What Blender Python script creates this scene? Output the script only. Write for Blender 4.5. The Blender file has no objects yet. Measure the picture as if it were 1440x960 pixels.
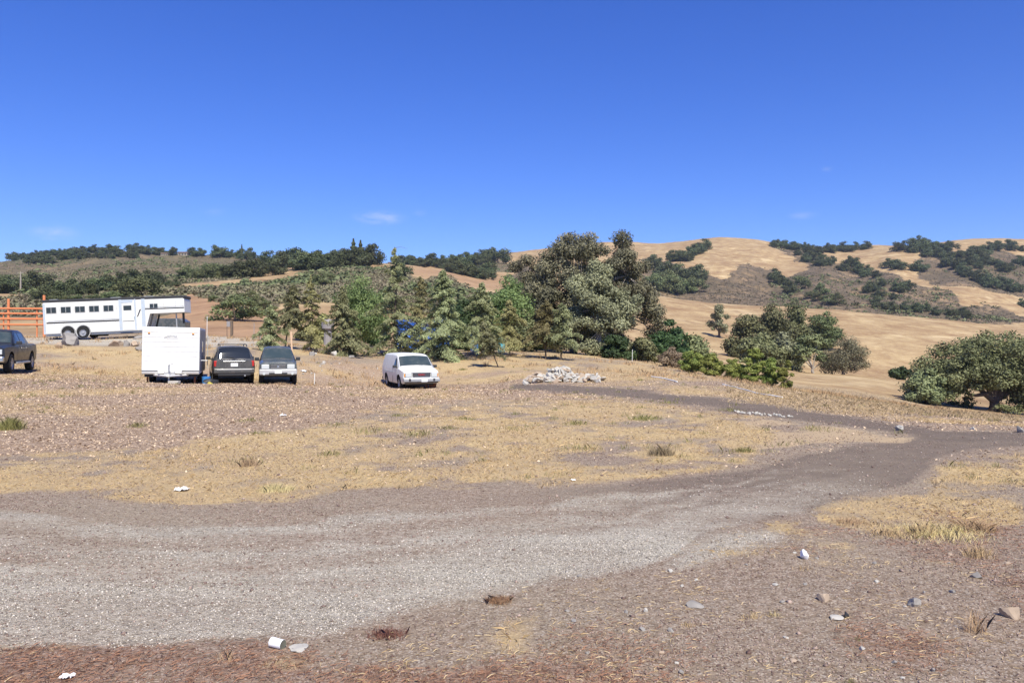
import bpy, math, random
import numpy as np
from mathutils import Vector, Matrix
R = math.radians
rng = np.random.default_rng(7)
random.seed(7)
scene = bpy.context.scene
col = scene.collection
EYE, F, HZ = 1.65, 1080.0, 480.0      # eye height, focal length and horizon of the survey (photo pixels)
SUN_EL, SUN_DIR = R(50), Vector((0.34, -1.0, 0)).normalized()

# ------------------------------------------------------------------ helpers
def tag(o, label=None, cat=None, group=None, kind=None):
    if label: o['label'] = label
    if cat: o['category'] = cat
    if group: o['group'] = group
    if kind: o['kind'] = kind
    return o

def empty(name, loc, rz=0, label=None, cat=None, group=None):
    o = bpy.data.objects.new(name, None); col.objects.link(o)
    o.location = loc; o.rotation_euler = (0, 0, rz); o.empty_display_size = .2
    return tag(o, label, cat, group)

def mesh_np(name, V, Fc, mat, parent=None, smooth=False, attrs=None):
    V = np.asarray(V, np.float32); Fc = np.asarray(Fc, np.int32)
    me = bpy.data.meshes.new(name); n = Fc.shape[1]
    me.vertices.add(len(V)); me.vertices.foreach_set('co', V.ravel())
    me.loops.add(Fc.size); me.loops.foreach_set('vertex_index', Fc.ravel())
    me.polygons.add(len(Fc)); me.polygons.foreach_set('loop_start', np.arange(0, Fc.size, n, dtype=np.int32))
    me.update(calc_edges=True)
    if smooth: me.polygons.foreach_set('use_smooth', np.ones(len(Fc), bool))
    for k, (dom, typ, dat) in (attrs or {}).items():
        a = me.attributes.new(k, typ, dom)
        dat = np.asarray(dat, np.float32)
        a.data.foreach_set('color' if 'COLOR' in typ else 'value', dat.ravel())
    for m in (mat if isinstance(mat, (list, tuple)) else [mat]): me.materials.append(m)
    o = bpy.data.objects.new(name, me); col.objects.link(o)
    if parent: o.parent = parent
    return o

class MB:
    def __init__(s): s.v = []; s.f = []; s.m = []
    def add(s, V, Fs, mi=0):
        b = len(s.v); s.v += [tuple(p) for p in V]
        for f in Fs: s.f.append([i + b for i in f]); s.m.append(mi)
        return s
    def box(s, c, d, mi=0, M=None):
        x, y, z = d[0]/2, d[1]/2, d[2]/2
        P = [Vector((i*x, j*y, k*z)) for k in (-1, 1) for j in (-1, 1) for i in (-1, 1)]
        if M is not None: P = [M @ p for p in P]
        P = [p + Vector(c) for p in P]
        return s.add(P, [(0,2,3,1),(4,5,7,6),(0,1,5,4),(2,6,7,3),(0,4,6,2),(1,3,7,5)], mi)
    def tube(s, pts, rad, n=8, mi=0, cap=True):
        pts = [Vector(p) for p in pts]; rad = rad if hasattr(rad, '__len__') else [rad]*len(pts)
        rings = []; up0 = Vector((0.13, 0.27, 1))
        for i, p in enumerate(pts):
            d = (pts[min(i+1, len(pts)-1)] - pts[max(i-1, 0)]).normalized()
            u = up0 if abs(d.dot(up0.normalized())) < .95 else Vector((1, 0, 0))
            a = d.cross(u).normalized(); b = d.cross(a)
            rings.append([p + (a*math.cos(2*math.pi*k/n) + b*math.sin(2*math.pi*k/n))*rad[i] for k in range(n)])
        V = [q for r in rings for q in r]; Fs = []
        for i in range(len(rings)-1):
            for k in range(n): Fs.append((i*n+k, i*n+(k+1) % n, (i+1)*n+(k+1) % n, (i+1)*n+k))
        if cap: Fs.append(tuple(range(n))[::-1]); Fs.append(tuple((len(rings)-1)*n+k for k in range(n)))
        return s.add(V, Fs, mi)
    def lathe(s, prof, n=24, mi=0, axis='x', c=(0, 0, 0)):
        V = []; Fs = []
        for (a, r) in prof:
            for k in range(n):
                t = 2*math.pi*k/n
                p = (a, r*math.cos(t), r*math.sin(t)) if axis == 'x' else ((r*math.cos(t), r*math.sin(t), a) if axis == 'z' else (r*math.cos(t), a, r*math.sin(t)))
                V.append((p[0]+c[0], p[1]+c[1], p[2]+c[2]))
        for i in range(len(prof)-1):
            for k in range(n): Fs.append((i*n+k, i*n+(k+1) % n, (i+1)*n+(k+1) % n, (i+1)*n+k))
        return s.add(V, Fs, mi)
    def prism(s, poly, y0, y1, mi=0):           # polygon in x,z pushed along y
        n = len(poly); V = [(p[0], y0, p[1]) for p in poly] + [(p[0], y1, p[1]) for p in poly]
        Fs = [tuple(range(n)), tuple(range(2*n-1, n-1, -1))] + [(i, i+n, (i+1) % n+n, (i+1) % n) for i in range(n)]
        return s.add(V, Fs, mi)
    def build(s, name, mat, parent=None, smooth=False, bevel=0, loc=None, angle=35):
        me = bpy.data.meshes.new(name); me.from_pydata(s.v, [], s.f)
        for m in (mat if isinstance(mat, (list, tuple)) else [mat]): me.materials.append(m)
        me.polygons.foreach_set('material_index', s.m)
        me.validate(); me.update()
        o = bpy.data.objects.new(name, me); col.objects.link(o)
        import bmesh
        b = bmesh.new(); b.from_mesh(me); bmesh.ops.recalc_face_normals(b, faces=b.faces[:]); b.to_mesh(me); b.free()
        if smooth:
            me.polygons.foreach_set('use_smooth', [True]*len(me.polygons))
            try: me.set_sharp_from_angle(angle=R(angle))
            except Exception: pass
        if bevel:
            bv = o.modifiers.new('bevel', 'BEVEL'); bv.width = bevel; bv.segments = 2; bv.limit_method = 'ANGLE'
        if parent: o.parent = parent
        if loc: o.location = loc
        return o

# ------------------------------------------------------------------ numpy noise
def _h(i, j, s):
    n = (i.astype(np.int64)*374761393 + j.astype(np.int64)*668265263 + s*982451653) & 0x7fffffff
    n = ((n ^ (n >> 13))*1274126177) & 0x7fffffff
    n = (n ^ (n >> 16)) & 0xffff
    return n/65535.0
def vnoise(x, y, s=0):
    i = np.floor(x); j = np.floor(y); fx = x-i; fy = y-j
    fx = fx*fx*(3-2*fx); fy = fy*fy*(3-2*fy)
    i = i.astype(np.int64); j = j.astype(np.int64)
    a = _h(i, j, s)*(1-fx) + _h(i+1, j, s)*fx; b = _h(i, j+1, s)*(1-fx) + _h(i+1, j+1, s)*fx
    return a*(1-fy) + b*fy
def fbm(x, y, o=4, s=0):
    t = 0; a = .5; n = 0
    for k in range(o): t = t + a*(vnoise(x*2**k, y*2**k, s+k*17) - .5); n += a; a *= .5
    return t/n*2

# ------------------------------------------------------------------ the lie of the land
# stations of the survey: (bearing px, distance m, elevation row) -> heights
CURVES = [
 [(-600,3.5,None,0),(2040,3.5,None,0)],
 [(-600,9,None,0),(2040,9,None,0)],
 [(-600,24,540),(0,24,541),(250,24,548),(700,22,556),(900,19,571),(1050,16,588),(1200,13.5,609),(1440,12,624),(2040,11,640)],
 [(-600,34,520),(0,34,522),(120,35,531),(250,36,536),(400,37,538),(560,41,545),(680,36,545),(760,29,545),(900,27,550),(1000,24,558),(1100,20.5,571),(1300,16,593),(1440,14.5,606),(2040,13,625)],
 [(-600,48,487),(0,48,487),(300,48,489),(420,47,499),(560,50,506),(700,50,508),(800,46,517),(900,40,526),(1000,34,538),(1100,29,553),(1200,25,566),(1300,22,580),(1440,20,592),(2040,18,610)],
 [(-600,62,474),(0,60,475),(140,58,476),(250,58,470),(330,60,474),(420,58,486),(560,58,493),(700,60,494),(800,60,499),(900,56,509),(1000,50,527),(1100,46,546),(1200,44,561),(1300,40,575),(1440,36,590),(2040,36,605)],
 [(-600,95,466),(0,90,468),(200,88,468),(300,85,472),(420,80,480),(560,80,487),(700,80,487),(800,80,494),(900,80,508),(1000,80,523),(1100,80,541),(1200,85,549),(1300,85,566),(1440,85,584),(2040,85,600)],
 [(-600,130,452),(0,130,455),(200,130,455),(300,125,447),(420,120,455),(560,120,465),(700,120,476),(800,120,490),(900,115,505),(1000,115,514),(1100,120,527),(1200,120,535),(1300,120,547),(1440,120,562),(2040,120,580)],
 [(-600,160,440),(0,160,440),(200,160,436),(300,155,425),(420,150,430),(560,150,442),(700,150,465),(800,150,484),(900,145,500),(1000,145,505),(1080,150,514),(1130,150,525),(1200,150,527),(1300,150,537),(1440,150,549),(2040,150,560)],
 [(-600,200,425),(0,200,425),(200,200,420),(300,200,412),(420,200,415),(560,200,420),(700,190,450),(800,185,470),(900,180,490),(1000,180,494),(1080,180,506),(1130,180,529),(1200,180,534),(1300,180,544),(1440,180,556),(2040,180,565)],
 [(-600,270,412),(0,260,415),(200,270,408),(300,290,402),(420,300,395),(560,300,392),(700,270,422),(800,260,440),(900,250,452),(1000,250,460),(1080,250,468),(1200,250,478),(1300,250,486),(1440,250,500),(2040,250,510)],
 [(-600,340,405),(0,340,408),(200,340,402),(260,350,397),(340,390,388),(420,420,379),(500,430,376),(560,430,372),(620,430,376),(660,410,392),(700,380,408),(800,370,418),(860,370,415),(920,370,415),(1000,370,428),(1060,370,433),(1180,370,437),(1300,370,448),(1440,370,461),(2040,370,480)],
 [(-600,420,400),(0,420,400),(200,430,394),(260,440,393),(340,460,382),(400,480,374),(460,490,371),(530,490,370),(560,490,371),(620,490,380),(700,470,404),(800,470,420),(900,470,428),(1000,470,438),(1180,470,448),(1440,470,470),(2040,470,490)],
 [(-600,620,388),(0,620,383),(200,620,374),(300,620,372),(360,620,372),(420,620,380),(520,620,382),(600,620,378),(640,620,382),(680,600,396),(720,600,396),(760,620,388),(850,620,410),(900,620,402),(960,620,412),(1020,620,414),(1080,620,420),(1140,620,424),(1200,620,432),(1260,620,428),(1320,620,438),(1380,620,440),(1440,620,452),(2040,620,460)],
 [(-600,800,376),(0,800,370),(60,800,362),(120,800,357),(200,800,357),(300,800,360),(350,800,365),(420,800,375),(540,800,376),(580,800,371),(640,800,369),(700,780,372),(760,780,372),(850,780,380),(900,800,380),(960,800,372),(1010,800,374),(1060,800,382),(1110,800,390),(1160,800,384),(1210,800,398),(1260,800,386),(1310,800,394),(1360,800,390),(1440,800,404),(2040,800,410)],
 [(-600,900,378),(0,900,372),(60,900,362),(120,900,357),(200,900,359),(300,920,362),(350,920,368),(420,940,376),(540,940,377),(580,940,371),(640,940,366),(700,940,364),(760,950,358),(850,960,350),(900,980,355),(960,980,350),(1020,980,347),(1070,980,351),(1110,980,362),(1160,980,358),(1210,980,364),(1260,980,354),(1310,980,358),(1360,980,356),(1440,980,364),(2040,980,370)],
 [(-600,1150,384),(0,1150,378),(120,1150,370),(300,1150,370),(540,1150,382),(640,1150,370),(700,1150,362),(760,1150,354),(820,1150,347),(880,1200,343),(925,1200,347),(965,1200,342),(1000,1200,338),(1030,1200,336.5),(1070,1200,341),(1110,1200,348),(1160,1200,351),(1200,1200,350),(1240,1200,346.5),(1270,1200,351),(1310,1200,347),(1350,1200,339),(1400,1200,336.5),(1440,1200,338),(1600,1200,334),(2040,1200,340)],
 [(-600,1500,400),(2040,1500,400)],
 [(-600,3000,420),(2040,3000,420)],
]
KPX = np.arange(-600, 2041, 5.0); NL = len(CURVES)
CY = np.zeros((NL, len(KPX))); CZ = np.zeros((NL, len(KPX)))
ker = np.exp(-0.5*(np.arange(-8, 9)/2.6)**2); ker /= ker.sum()
for k, c in enumerate(CURVES):
    px = [p[0] for p in c]
    zz = [p[3] if len(p) > 3 else EYE - (p[2]-HZ)*p[1]/F for p in c]
    for A, vals in ((CY, [p[1] for p in c]), (CZ, zz)):
        a = np.interp(KPX, px, vals); a = np.convolve(np.pad(a, 8, mode='edge'), ker, mode='valid'); A[k] = a
# column profiles (monotone cubic in distance) sampled on a log grid
LY = np.linspace(math.log(3.0), math.log(3000), 520); GY = np.exp(LY); GZ = np.zeros((len(KPX), len(GY)))
def pchip(x, y, xi):
    h = np.diff(x); d = np.diff(y)/h; m = np.zeros_like(y)
    w1 = 2*h[1:]+h[:-1]; w2 = h[1:]+2*h[:-1]; s = d[:-1]*d[1:] > 0
    with np.errstate(all='ignore'):
        m[1:-1] = np.where(s, (w1+w2)/(w1/d[:-1]+w2/d[1:]), 0)
    m[0] = d[0]; m[-1] = d[-1]
    i = np.clip(np.searchsorted(x, xi)-1, 0, len(x)-2); t = (xi-x[i])/h[i]; t = np.clip(t, 0, 1)
    return (2*t**3-3*t**2+1)*y[i] + (t**3-2*t**2+t)*h[i]*m[i] + (-2*t**3+3*t**2)*y[i+1] + (t**3-t**2)*h[i]*m[i+1]
for j in range(len(KPX)): GZ[j] = pchip(CY[:, j], CZ[:, j], GY)

def terrain(X, Y, detail=True):
    X = np.asarray(X, float); Y = np.asarray(Y, float)
    Yc = np.clip(Y, 3.0, 3000); px = np.clip(720 + F*X/Yc, -600, 2039.9)
    a = (px+600)/5; b = (np.log(Yc)-LY[0])/(LY[1]-LY[0])
    i = np.clip(a.astype(int), 0, len(KPX)-2); j = np.clip(b.astype(int), 0, len(GY)-2)
    fa = a-i; fb = np.clip(b-j, 0, 1)
    z = (GZ[i, j]*(1-fa)+GZ[i+1, j]*fa)*(1-fb) + (GZ[i, j+1]*(1-fa)+GZ[i+1, j+1]*fa)*fb
    if detail:
        z = z + .035*fbm(X/1.7, Y/1.7, 4, 3)*np.clip((Y-2)/12, .35, 1)
        z = z + .22*fbm(X/9, Y/9, 3, 5)*np.clip((Y-42)/40, 0, 1)
        amp = np.clip((Y-180)/500, 0, 1)*np.clip((1150-Y)/250, 0.12, 1)
        z = z + amp*(10*fbm(X/90, Y/110, 4, 11)-6*np.abs(fbm(X/60, Y/200, 3, 12))+2.5) + np.clip((Y-150)/400, 0, 1)*.8*fbm(X/16, Y/16, 3, 23)
    return z
def gz(x, y): return float(terrain(np.array([x]), np.array([y]))[0])
_yy = np.exp(np.linspace(math.log(3.3), math.log(1400), 2600))
def spot(px, row, ymin=3.3):
    """first ground point met on the bearing px at elevation row"""
    X = (px-720)/F*_yy; z = terrain(X, _yy); r = HZ + F*(EYE-z)/_yy
    k = np.where((r <= row) & (_yy >= ymin))[0]
    k = k[0] if len(k) else int(np.argmin(np.where(_yy >= ymin, r, 1e9)))
    return Vector((X[k], _yy[k], z[k]))
def at(px, Y): x = (px-720)/F*Y; return Vector((x, Y, gz(x, Y)))

def inpoly(px, row, poly):
    c = np.zeros(px.shape, bool); n = len(poly); j = n-1
    for i in range(n):
        xi, yi = poly[i]; xj, yj = poly[j]
        if yi != yj: c ^= ((yi > row) != (yj > row)) & (px < (xj-xi)*(row-yi)/(yj-yi) + xi)
        j = i
    return c

# ground cover outlines, in survey bearings/rows
ROAD = [(-400,712),(0,690),(100,706),(250,713),(400,712),(560,700),(700,688),(860,682),(980,668),(1060,655),(1140,636),(1200,624),(1310,612),(1440,606),(1800,615),(1800,650),(1440,628),(1360,634),(1310,650),(1285,672),(1210,700),(1100,725),(1000,752),(900,802),(700,834),(560,864),(450,892),(0,908),(-400,918)]
GRAVEL = [(-400,735),(0,728),(300,730),(500,716),(700,702),(860,692),(1000,684),(1130,668),(1180,675),(1080,715),(1010,735),(1120,742),(1080,768),(960,775),(880,800),(700,832),(560,862),(440,890),(250,902),(-400,910)]
ROAD_UP = [(-400,712),(0,690),(100,706),(250,713),(400,712),(560,700),(700,688),(860,682),(980,668),(1060,655),(1140,636),(1200,624),(1310,612),(1440,606)]
ROAD_LO = [(-400,918),(0,908),(450,892),(560,864),(700,834),(900,802),(1000,752),(1100,725),(1210,700),(1285,672),(1310,650),(1360,634),(1440,628)]
TRACK = [(715,541),(800,541),(870,545),(960,555),(1060,566),(1160,580),(1240,592),(1330,606),(1440,608),(1440,616),(1320,616),(1220,604),(1100,588),(1000,574),(900,561),(820,553),(715,548)]
CARTRACK = [(-400,532),(200,534),(720,541),(720,550),(500,546),(200,545),(-400,546)]
SAND = [(1040,588),(1120,590),(1220,606),(1310,618),(1250,622),(1150,628),(1060,640),(1000,620)]
STRIP = [(-400,473),(60,474),(200,476),(280,472),(375,474),(375,488),(270,488),(180,486),(60,484),(-400,482)]
YGRASS = [[(-400,640),(0,640),(120,632),(230,635),(330,612),(430,596),(560,572),(700,560),(900,566),(1030,585),(1090,615),(1060,650),(980,665),(860,680),(700,686),(560,698),(400,708),(250,708),(90,700),(-400,700)],
          [(1290,650),(1440,632),(1800,640),(1800,700),(1440,690),(1300,690)], [(1040,735),(1200,690),(1440,700),(1440,740),(1250,752),(1100,750)],
          [(700,497),(790,503),(850,515),(760,522),(640,520),(690,505)], [(430,470),(560,475),(560,497),(430,495)]]
CHAP = [[(1046,371),(1084,384),(1118,428),(1064,434),(972,420),(982,388),(1023,392)], [(903,362),(950,374),(985,386),(978,421),(903,412)],
        [(1078,342),(1135,347),(1162,368),(1205,372),(1238,395),(1245,440),(1180,437),(1100,430),(1088,398),(1135,382),(1140,372),(1090,352)],
        [(1225,372),(1256,378),(1282,402),(1338,410),(1352,424),(1330,450),(1290,450),(1215,438)], [(1285,362),(1322,368),(1372,395),(1368,403),(1312,398),(1295,384)],
        [(1350,428),(1405,427),(1445,446),(1445,462),(1300,452)], [(1395,348),(1450,360),(1450,415),(1372,402),(1340,372)], [(1275,345),(1345,352),(1400,352),(1400,385),(1320,372)],
        [(700,372),(745,374),(760,400),(720,410),(700,396)]]
GOLDL = [[(265,412),(300,422),(340,434),(380,440),(400,490),(250,490),(240,440)], [(400,425),(540,430),(700,470),(700,500),(380,500)], [(350,388),(365,382),(385,378),(420,372),(435,376),(420,381),(385,387)],
         [(440,372),(470,366),(520,366),(570,372),(560,376),(480,376)], [(560,368),(640,374),(690,384),(720,384),(735,398),(700,420),(660,412),(640,392),(610,388),(590,398),(575,385)], [(-400,420),(30,408),(60,398),(55,412),(0,422),(-400,440)],
         [(235,403),(330,394),(425,381),(425,387),(330,401),(235,408)], [(-400,455),(60,458),(60,480),(-400,480)]]

# ------------------------------------------------------------------ materials
def mat(name, rough=.8, spec=.3, base=None, metal=0):
    m = bpy.data.materials.new(name); m.use_nodes = True
    b = m.node_tree.nodes['Principled BSDF']
    b.inputs['Roughness'].default_value = rough; b.inputs['Specular IOR Level'].default_value = spec
    b.inputs['Metallic'].default_value = metal
    if base: b.inputs['Base Color'].default_value = (*base, 1)
    return m, m.node_tree, b
class NT:
    def __init__(s, nt): s.nt = nt
    def n(s, t, **kw):
        x = s.nt.nodes.new(t)
        for k, v in kw.items(): setattr(x, k, v)
        return x
    def link(s, a, b): s.nt.links.new(a, b)
    def noise(s, vec, scale, detail=4, rough=.6, dist=0):
        x = s.n('ShaderNodeTexNoise'); x.inputs['Scale'].default_value = scale; x.inputs['Detail'].default_value = detail
        x.inputs['Roughness'].default_value = rough; x.inputs['Distortion'].default_value = dist
        if vec: s.link(vec, x.inputs['Vector'])
        return x.outputs['Fac']
    def ramp(s, fac, stops, interp='LINEAR'):
        x = s.n('ShaderNodeValToRGB'); e = x.color_ramp.elements; x.color_ramp.interpolation = interp
        while len(e) < len(stops): e.new(.5)
        for i, (p, c) in enumerate(stops):
            e[i].position = p; e[i].color = (*c, 1) if hasattr(c, '__len__') else (c, c, c, 1)
        s.link(fac, x.inputs['Fac']); return x.outputs['Color']
    def mix(s, fac, a, b, mode='MIX'):
        x = s.n('ShaderNodeMix', data_type='RGBA', blend_type=mode)
        for sock, v in ((x.inputs[0], fac), (x.inputs[6], a), (x.inputs[7], b)):
            if hasattr(v, 'links'): s.link(v, sock)
            else: sock.default_value = (*v, 1) if hasattr(v, '__len__') else v
        return x.outputs[2]
    def math(s, op, a, b=None, clamp=False):
        x = s.n('ShaderNodeMath', operation=op, use_clamp=clamp)
        for i, v in enumerate((a, b)):
            if v is None: continue
            if hasattr(v, 'links'): s.link(v, x.inputs[i])
            else: x.inputs[i].default_value = v
        return x.outputs[0]
    def bump(s, h, bsdf, strength=.3, dist=.02):
        x = s.n('ShaderNodeBump'); x.inputs['Strength'].default_value = strength; x.inputs['Distance'].default_value = dist
        s.link(h, x.inputs['Height']); s.link(x.outputs[0], bsdf.inputs['Normal'])

def paint(name, c, rough=.35, spec=.5, dirt=(.35, .3, .25), amt=.35, metal=0, coat=0, scale=3):
    m, nt, b = mat(name, rough, spec, metal=metal); g = NT(nt)
    tc = g.n('ShaderNodeTexCoord').outputs['Object']
    n1 = g.noise(tc, scale, 6, .65)
    sep = g.n('ShaderNodeSeparateXYZ'); g.link(tc, sep.inputs[0])
    f = g.ramp(n1, [(.45, 0.0), (.75, 1.0)])
    g.link(g.mix(g.math('MULTIPLY', f, amt), c, dirt), b.inputs['Base Color'])
    g.link(g.math('ADD', g.math('MULTIPLY', f, .25), rough), b.inputs['Roughness'])
    b.inputs['Coat Weight'].default_value = coat
    return m
def simple(name, c, rough=.8, spec=.3, metal=0, var=.25, scale=6):
    m, nt, b = mat(name, rough, spec, metal=metal); g = NT(nt)
    tc = g.n('ShaderNodeTexCoord').outputs['Object']
    n1 = g.noise(tc, scale, 5, .65)
    g.link(g.mix(n1, tuple(x*(1-var) for x in c), tuple(min(1, x*(1+var)) for x in c)), b.inputs['Base Color'])
    return m
def leaf(name, c0, c1, trans=.25, rough=.6, up=0):
    m, nt, b = mat(name, rough, .25); g = NT(nt)
    a = g.n('ShaderNodeAttribute', attribute_name='v')
    oi = g.n('ShaderNodeObjectInfo')
    c = g.mix(a.outputs['Fac'], c0, c1)
    hs = g.n('ShaderNodeHueSaturation'); g.link(c, hs.inputs['Color'])
    g.link(g.math('ADD', g.math('MULTIPLY', oi.outputs['Random'], .5), .78), hs.inputs['Value'])
    g.link(g.math('ADD', g.math('MULTIPLY', oi.outputs['Random'], .05), .475), hs.inputs['Hue'])
    g.link(hs.outputs[0], b.inputs['Base Color'])
    if up:      # short grass seen as a mat: shade it mostly like the ground it covers
        ge = g.n('ShaderNodeNewGeometry'); va = g.n('ShaderNodeVectorMath', operation='ADD'); g.link(ge.outputs['Normal'], va.inputs[0]); va.inputs[1].default_value = (0, 0, up)
        vn = g.n('ShaderNodeVectorMath', operation='NORMALIZE'); g.link(va.outputs[0], vn.inputs[0]); g.link(vn.outputs[0], b.inputs['Normal'])
    tr = g.n('ShaderNodeBsdfTranslucent'); g.link(hs.outputs[0], tr.inputs['Color'])
    mx = g.n('ShaderNodeMixShader'); mx.inputs[0].default_value = trans
    g.link(b.outputs[0], mx.inputs[1]); g.link(tr.outputs[0], mx.inputs[2])
    g.link(mx.outputs[0], nt.nodes['Material Output'].inputs['Surface'])
    return m

M = {}
def ground_material():
    m, nt, b = mat('ground_cover', .95, .12); g = NT(nt)
    P = g.n('ShaderNodeNewGeometry').outputs['Position']
    def attr(n): return g.n('ShaderNodeAttribute', attribute_name=n)
    A = attr('coverA').outputs['Color']; B = attr('coverB').outputs['Color']; Cc = attr('coverC').outputs['Color']
    sa = g.n('ShaderNodeSeparateColor'); g.link(A, sa.inputs[0]); sb = g.n('ShaderNodeSeparateColor'); g.link(B, sb.inputs[0]); sc = g.n('ShaderNodeSeparateColor'); g.link(Cc, sc.inputs[0])
    gravel, grass, chap = sa.outputs; dark, gold, chips = sb.outputs; sand, red, green = sc.outputs
    nbig = g.noise(P, .35, 5, .6); nmid = g.noise(P, 2.2, 6, .7); nfine = g.noise(P, 14, 6, .75); nxf = g.noise(P, 60, 3, .7)
    mp = g.n('ShaderNodeMapping'); mp.inputs['Scale'].default_value = (.35, 2.2, 1); g.link(P, mp.inputs[0]); nstr = g.noise(mp.outputs[0], 1.1, 6, .7, .5)
    def edge(msk, nz, w=.9, lo=.42, hi=.62):
        s = g.math('ADD', msk, g.math('MULTIPLY', g.math('SUBTRACT', nz, .5), w))
        return g.ramp(s, [(lo, 0.0), (hi, 1.0)])
    # soil
    soil = g.mix(nmid, (.13, .092, .064), (.285, .205, .142))
    soil = g.mix(g.ramp(nfine, [(.4, 0.), (.7, 1.)]), soil, (.39, .305, .235))
    soil = g.mix(g.ramp(nbig, [(.42, 0.), (.7, .7)]), soil, (.315, .262, .185))
    # coarse flecks
    vor = g.n('ShaderNodeTexVoronoi'); vor.inputs['Scale'].default_value = 26; g.link(P, vor.inputs['Vector'])
    vc = g.n('ShaderNodeSeparateColor'); g.link(vor.outputs['Color'], vc.inputs[0])
    vor2 = g.n('ShaderNodeTexVoronoi'); vor2.inputs['Scale'].default_value = 95; g.link(P, vor2.inputs['Vector'])
    vc2 = g.n('ShaderNodeSeparateColor'); g.link(vor2.outputs['Color'], vc2.inputs[0])
    fle = g.ramp(vc2.outputs[1], [(.80, 0.), (.84, 1.)])
    soil = g.mix(g.math('MULTIPLY', fle, .6), soil, (.52, .45, .37))
    soil = g.mix(g.math('MULTIPLY', g.ramp(vc2.outputs[2], [(.84, 0.), (.88, 1.)]), .6), soil, (.10, .07, .055))
    # dark damp track
    trk = g.mix(nmid, (.105, .082, .064), (.22, .175, .138)); trk = g.mix(g.math('MULTIPLY', g.ramp(nfine, [(.5, 0.), (.75, 1.)]), .5), trk, (.29, .23, .2))
    c = g.mix(edge(dark, nfine, 1.2, .30, .85), soil, trk)
    # gravel
    grv = g.ramp(vc2.outputs[0], [(0, (.36, .325, .255)), (.35, (.60, .55, .445)), (.7, (.78, .72, .59)), (1, (.88, .82, .69))])
    grv = g.mix(g.ramp(vor2.outputs['Distance'], [(.35, 0.), (.9, .45)]), grv, (.12, .10, .09))
    streak = g.ramp(nstr, [(.40, 0.), (.62, 1.)])
    gm = g.math('MULTIPLY', gravel, g.math('ADD', .62, g.math('MULTIPLY', streak, .38)))
    c = g.mix(g.math('MULTIPLY', edge(gm, nfine, .8, .15, .95), .9), c, grv)
    # wood chips / leaf mulch
    chp = g.ramp(vc.outputs[1], [(0, (.16, .10, .065)), (.4, (.31, .205, .13)), (.75, (.47, .33, .215)), (.92, (.62, .46, .34)), (1, (.74, .62, .48))])
    c = g.mix(edge(chips, nmid, .8), c, g.mix(.45, chp, soil))
    # sand
    c = g.mix(edge(sand, nmid, .6), c, g.mix(nfine, (.34, .245, .15), (.52, .40, .26)))
    # red weeds litter
    c = g.mix(g.math('MULTIPLY', edge(red, nfine, 1.4, .34, .8), .30), c, g.mix(nfine, (.17, .065, .045), (.32, .13, .09)))
    # dry grass
    gr = g.mix(nmid, (.37, .265, .12), (.70, .535, .28)); gr = g.mix(g.ramp(nfine, [(.45, 0.), (.66, .75)]), gr, (.25, .175, .11)); gr = g.mix(g.ramp(g.noise(P, 35, 4, .8), [(.5, 0.), (.7, .5)]), gr, (.72, .58, .36))
    nz2 = g.math('ADD', g.math('MULTIPLY', nmid, .55), g.math('MULTIPLY', nfine, .45)); gr = g.mix(g.ramp(nbig, [(.4, .0), (.68, .55)]), gr, (.36, .255, .165))
    c = g.mix(g.math('MULTIPLY', edge(grass, nz2, 1.5, .34, .80), .92), c, gr)
    # golden hill grass
    mp2 = g.n('ShaderNodeMapping'); mp2.inputs['Scale'].default_value = (.02, .013, .12); g.link(P, mp2.inputs[0])
    nh = g.noise(mp2.outputs[0], 1.6, 8, .68, .8); nh2 = g.noise(P, .12, 8, .7)
    gd = g.ramp(nh, [(.28, (.22, .135, .07)), (.43, (.33, .225, .12)), (.55, (.43, .315, .17)), (.70, (.56, .44, .26))])
    gd = g.mix(g.ramp(nh2, [(.42, 0.), (.66, .8)]), gd, (.22, .13, .07)); gd = g.mix(g.ramp(g.noise(P, .9, 5, .7), [(.5, 0.), (.75, .45)]), gd, (.60, .46, .28))
    c = g.mix(gold, c, gd)
    c = g.mix(g.math('MULTIPLY', g.math('MULTIPLY', gold, red), .75), c, g.mix(g.ramp(nh2, [(.35, 0.), (.65, 1.)]), (.19, .10, .06), (.46, .29, .17)))
    # chaparral litter under the scrub
    nc = g.noise(P, .5, 6, .75); nc2 = g.noise(P, .045, 5, .6)
    ch = g.mix(nc, (.075, .058, .040), (.215, .162, .108)); ch = g.mix(g.ramp(nc2, [(.50, 0.), (.66, .8)]), ch, (.33, .225, .13)); ch = g.mix(g.ramp(g.noise(P, .02, 5, .65), [(.48, 0.), (.62, .6)]), ch, (.085, .07, .042))
    ch = g.mix(g.math('MULTIPLY', green, .8), ch, (.13, .125, .07))
    c = g.mix(edge(chap, nh2, .5, .42, .56), c, ch)
    g.link(c, b.inputs['Base Color'])
    # relief
    bh = g.math('ADD', g.math('MULTIPLY', nmid, .5), g.math('ADD', g.math('MULTIPLY', nfine, .35), g.math('MULTIPLY', nxf, .12)))
    bh = g.math('ADD', bh, g.math('MULTIPLY', g.math('SUBTRACT', .5, vor2.outputs['Distance']), g.math('MULTIPLY', gravel, .25)))
    g.bump(bh, b, .9, .075)
    return m
M['ground'] = ground_material()
M['bark'] = simple('tree_bark', (.13, .10, .08), .95, .1, var=.4, scale=5)
M['greybark'] = simple('pale_bark', (.33, .29, .25), .95, .1, var=.35, scale=5)
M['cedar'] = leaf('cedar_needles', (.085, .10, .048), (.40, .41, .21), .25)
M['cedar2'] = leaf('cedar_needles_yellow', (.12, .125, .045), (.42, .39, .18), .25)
M['willow'] = leaf('green_leaves', (.085, .12, .04), (.27, .31, .12), .3)
M['oakgrey'] = leaf('grey_oak_leaves', (.07, .074, .042), (.33, .315, .19), .15)
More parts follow.
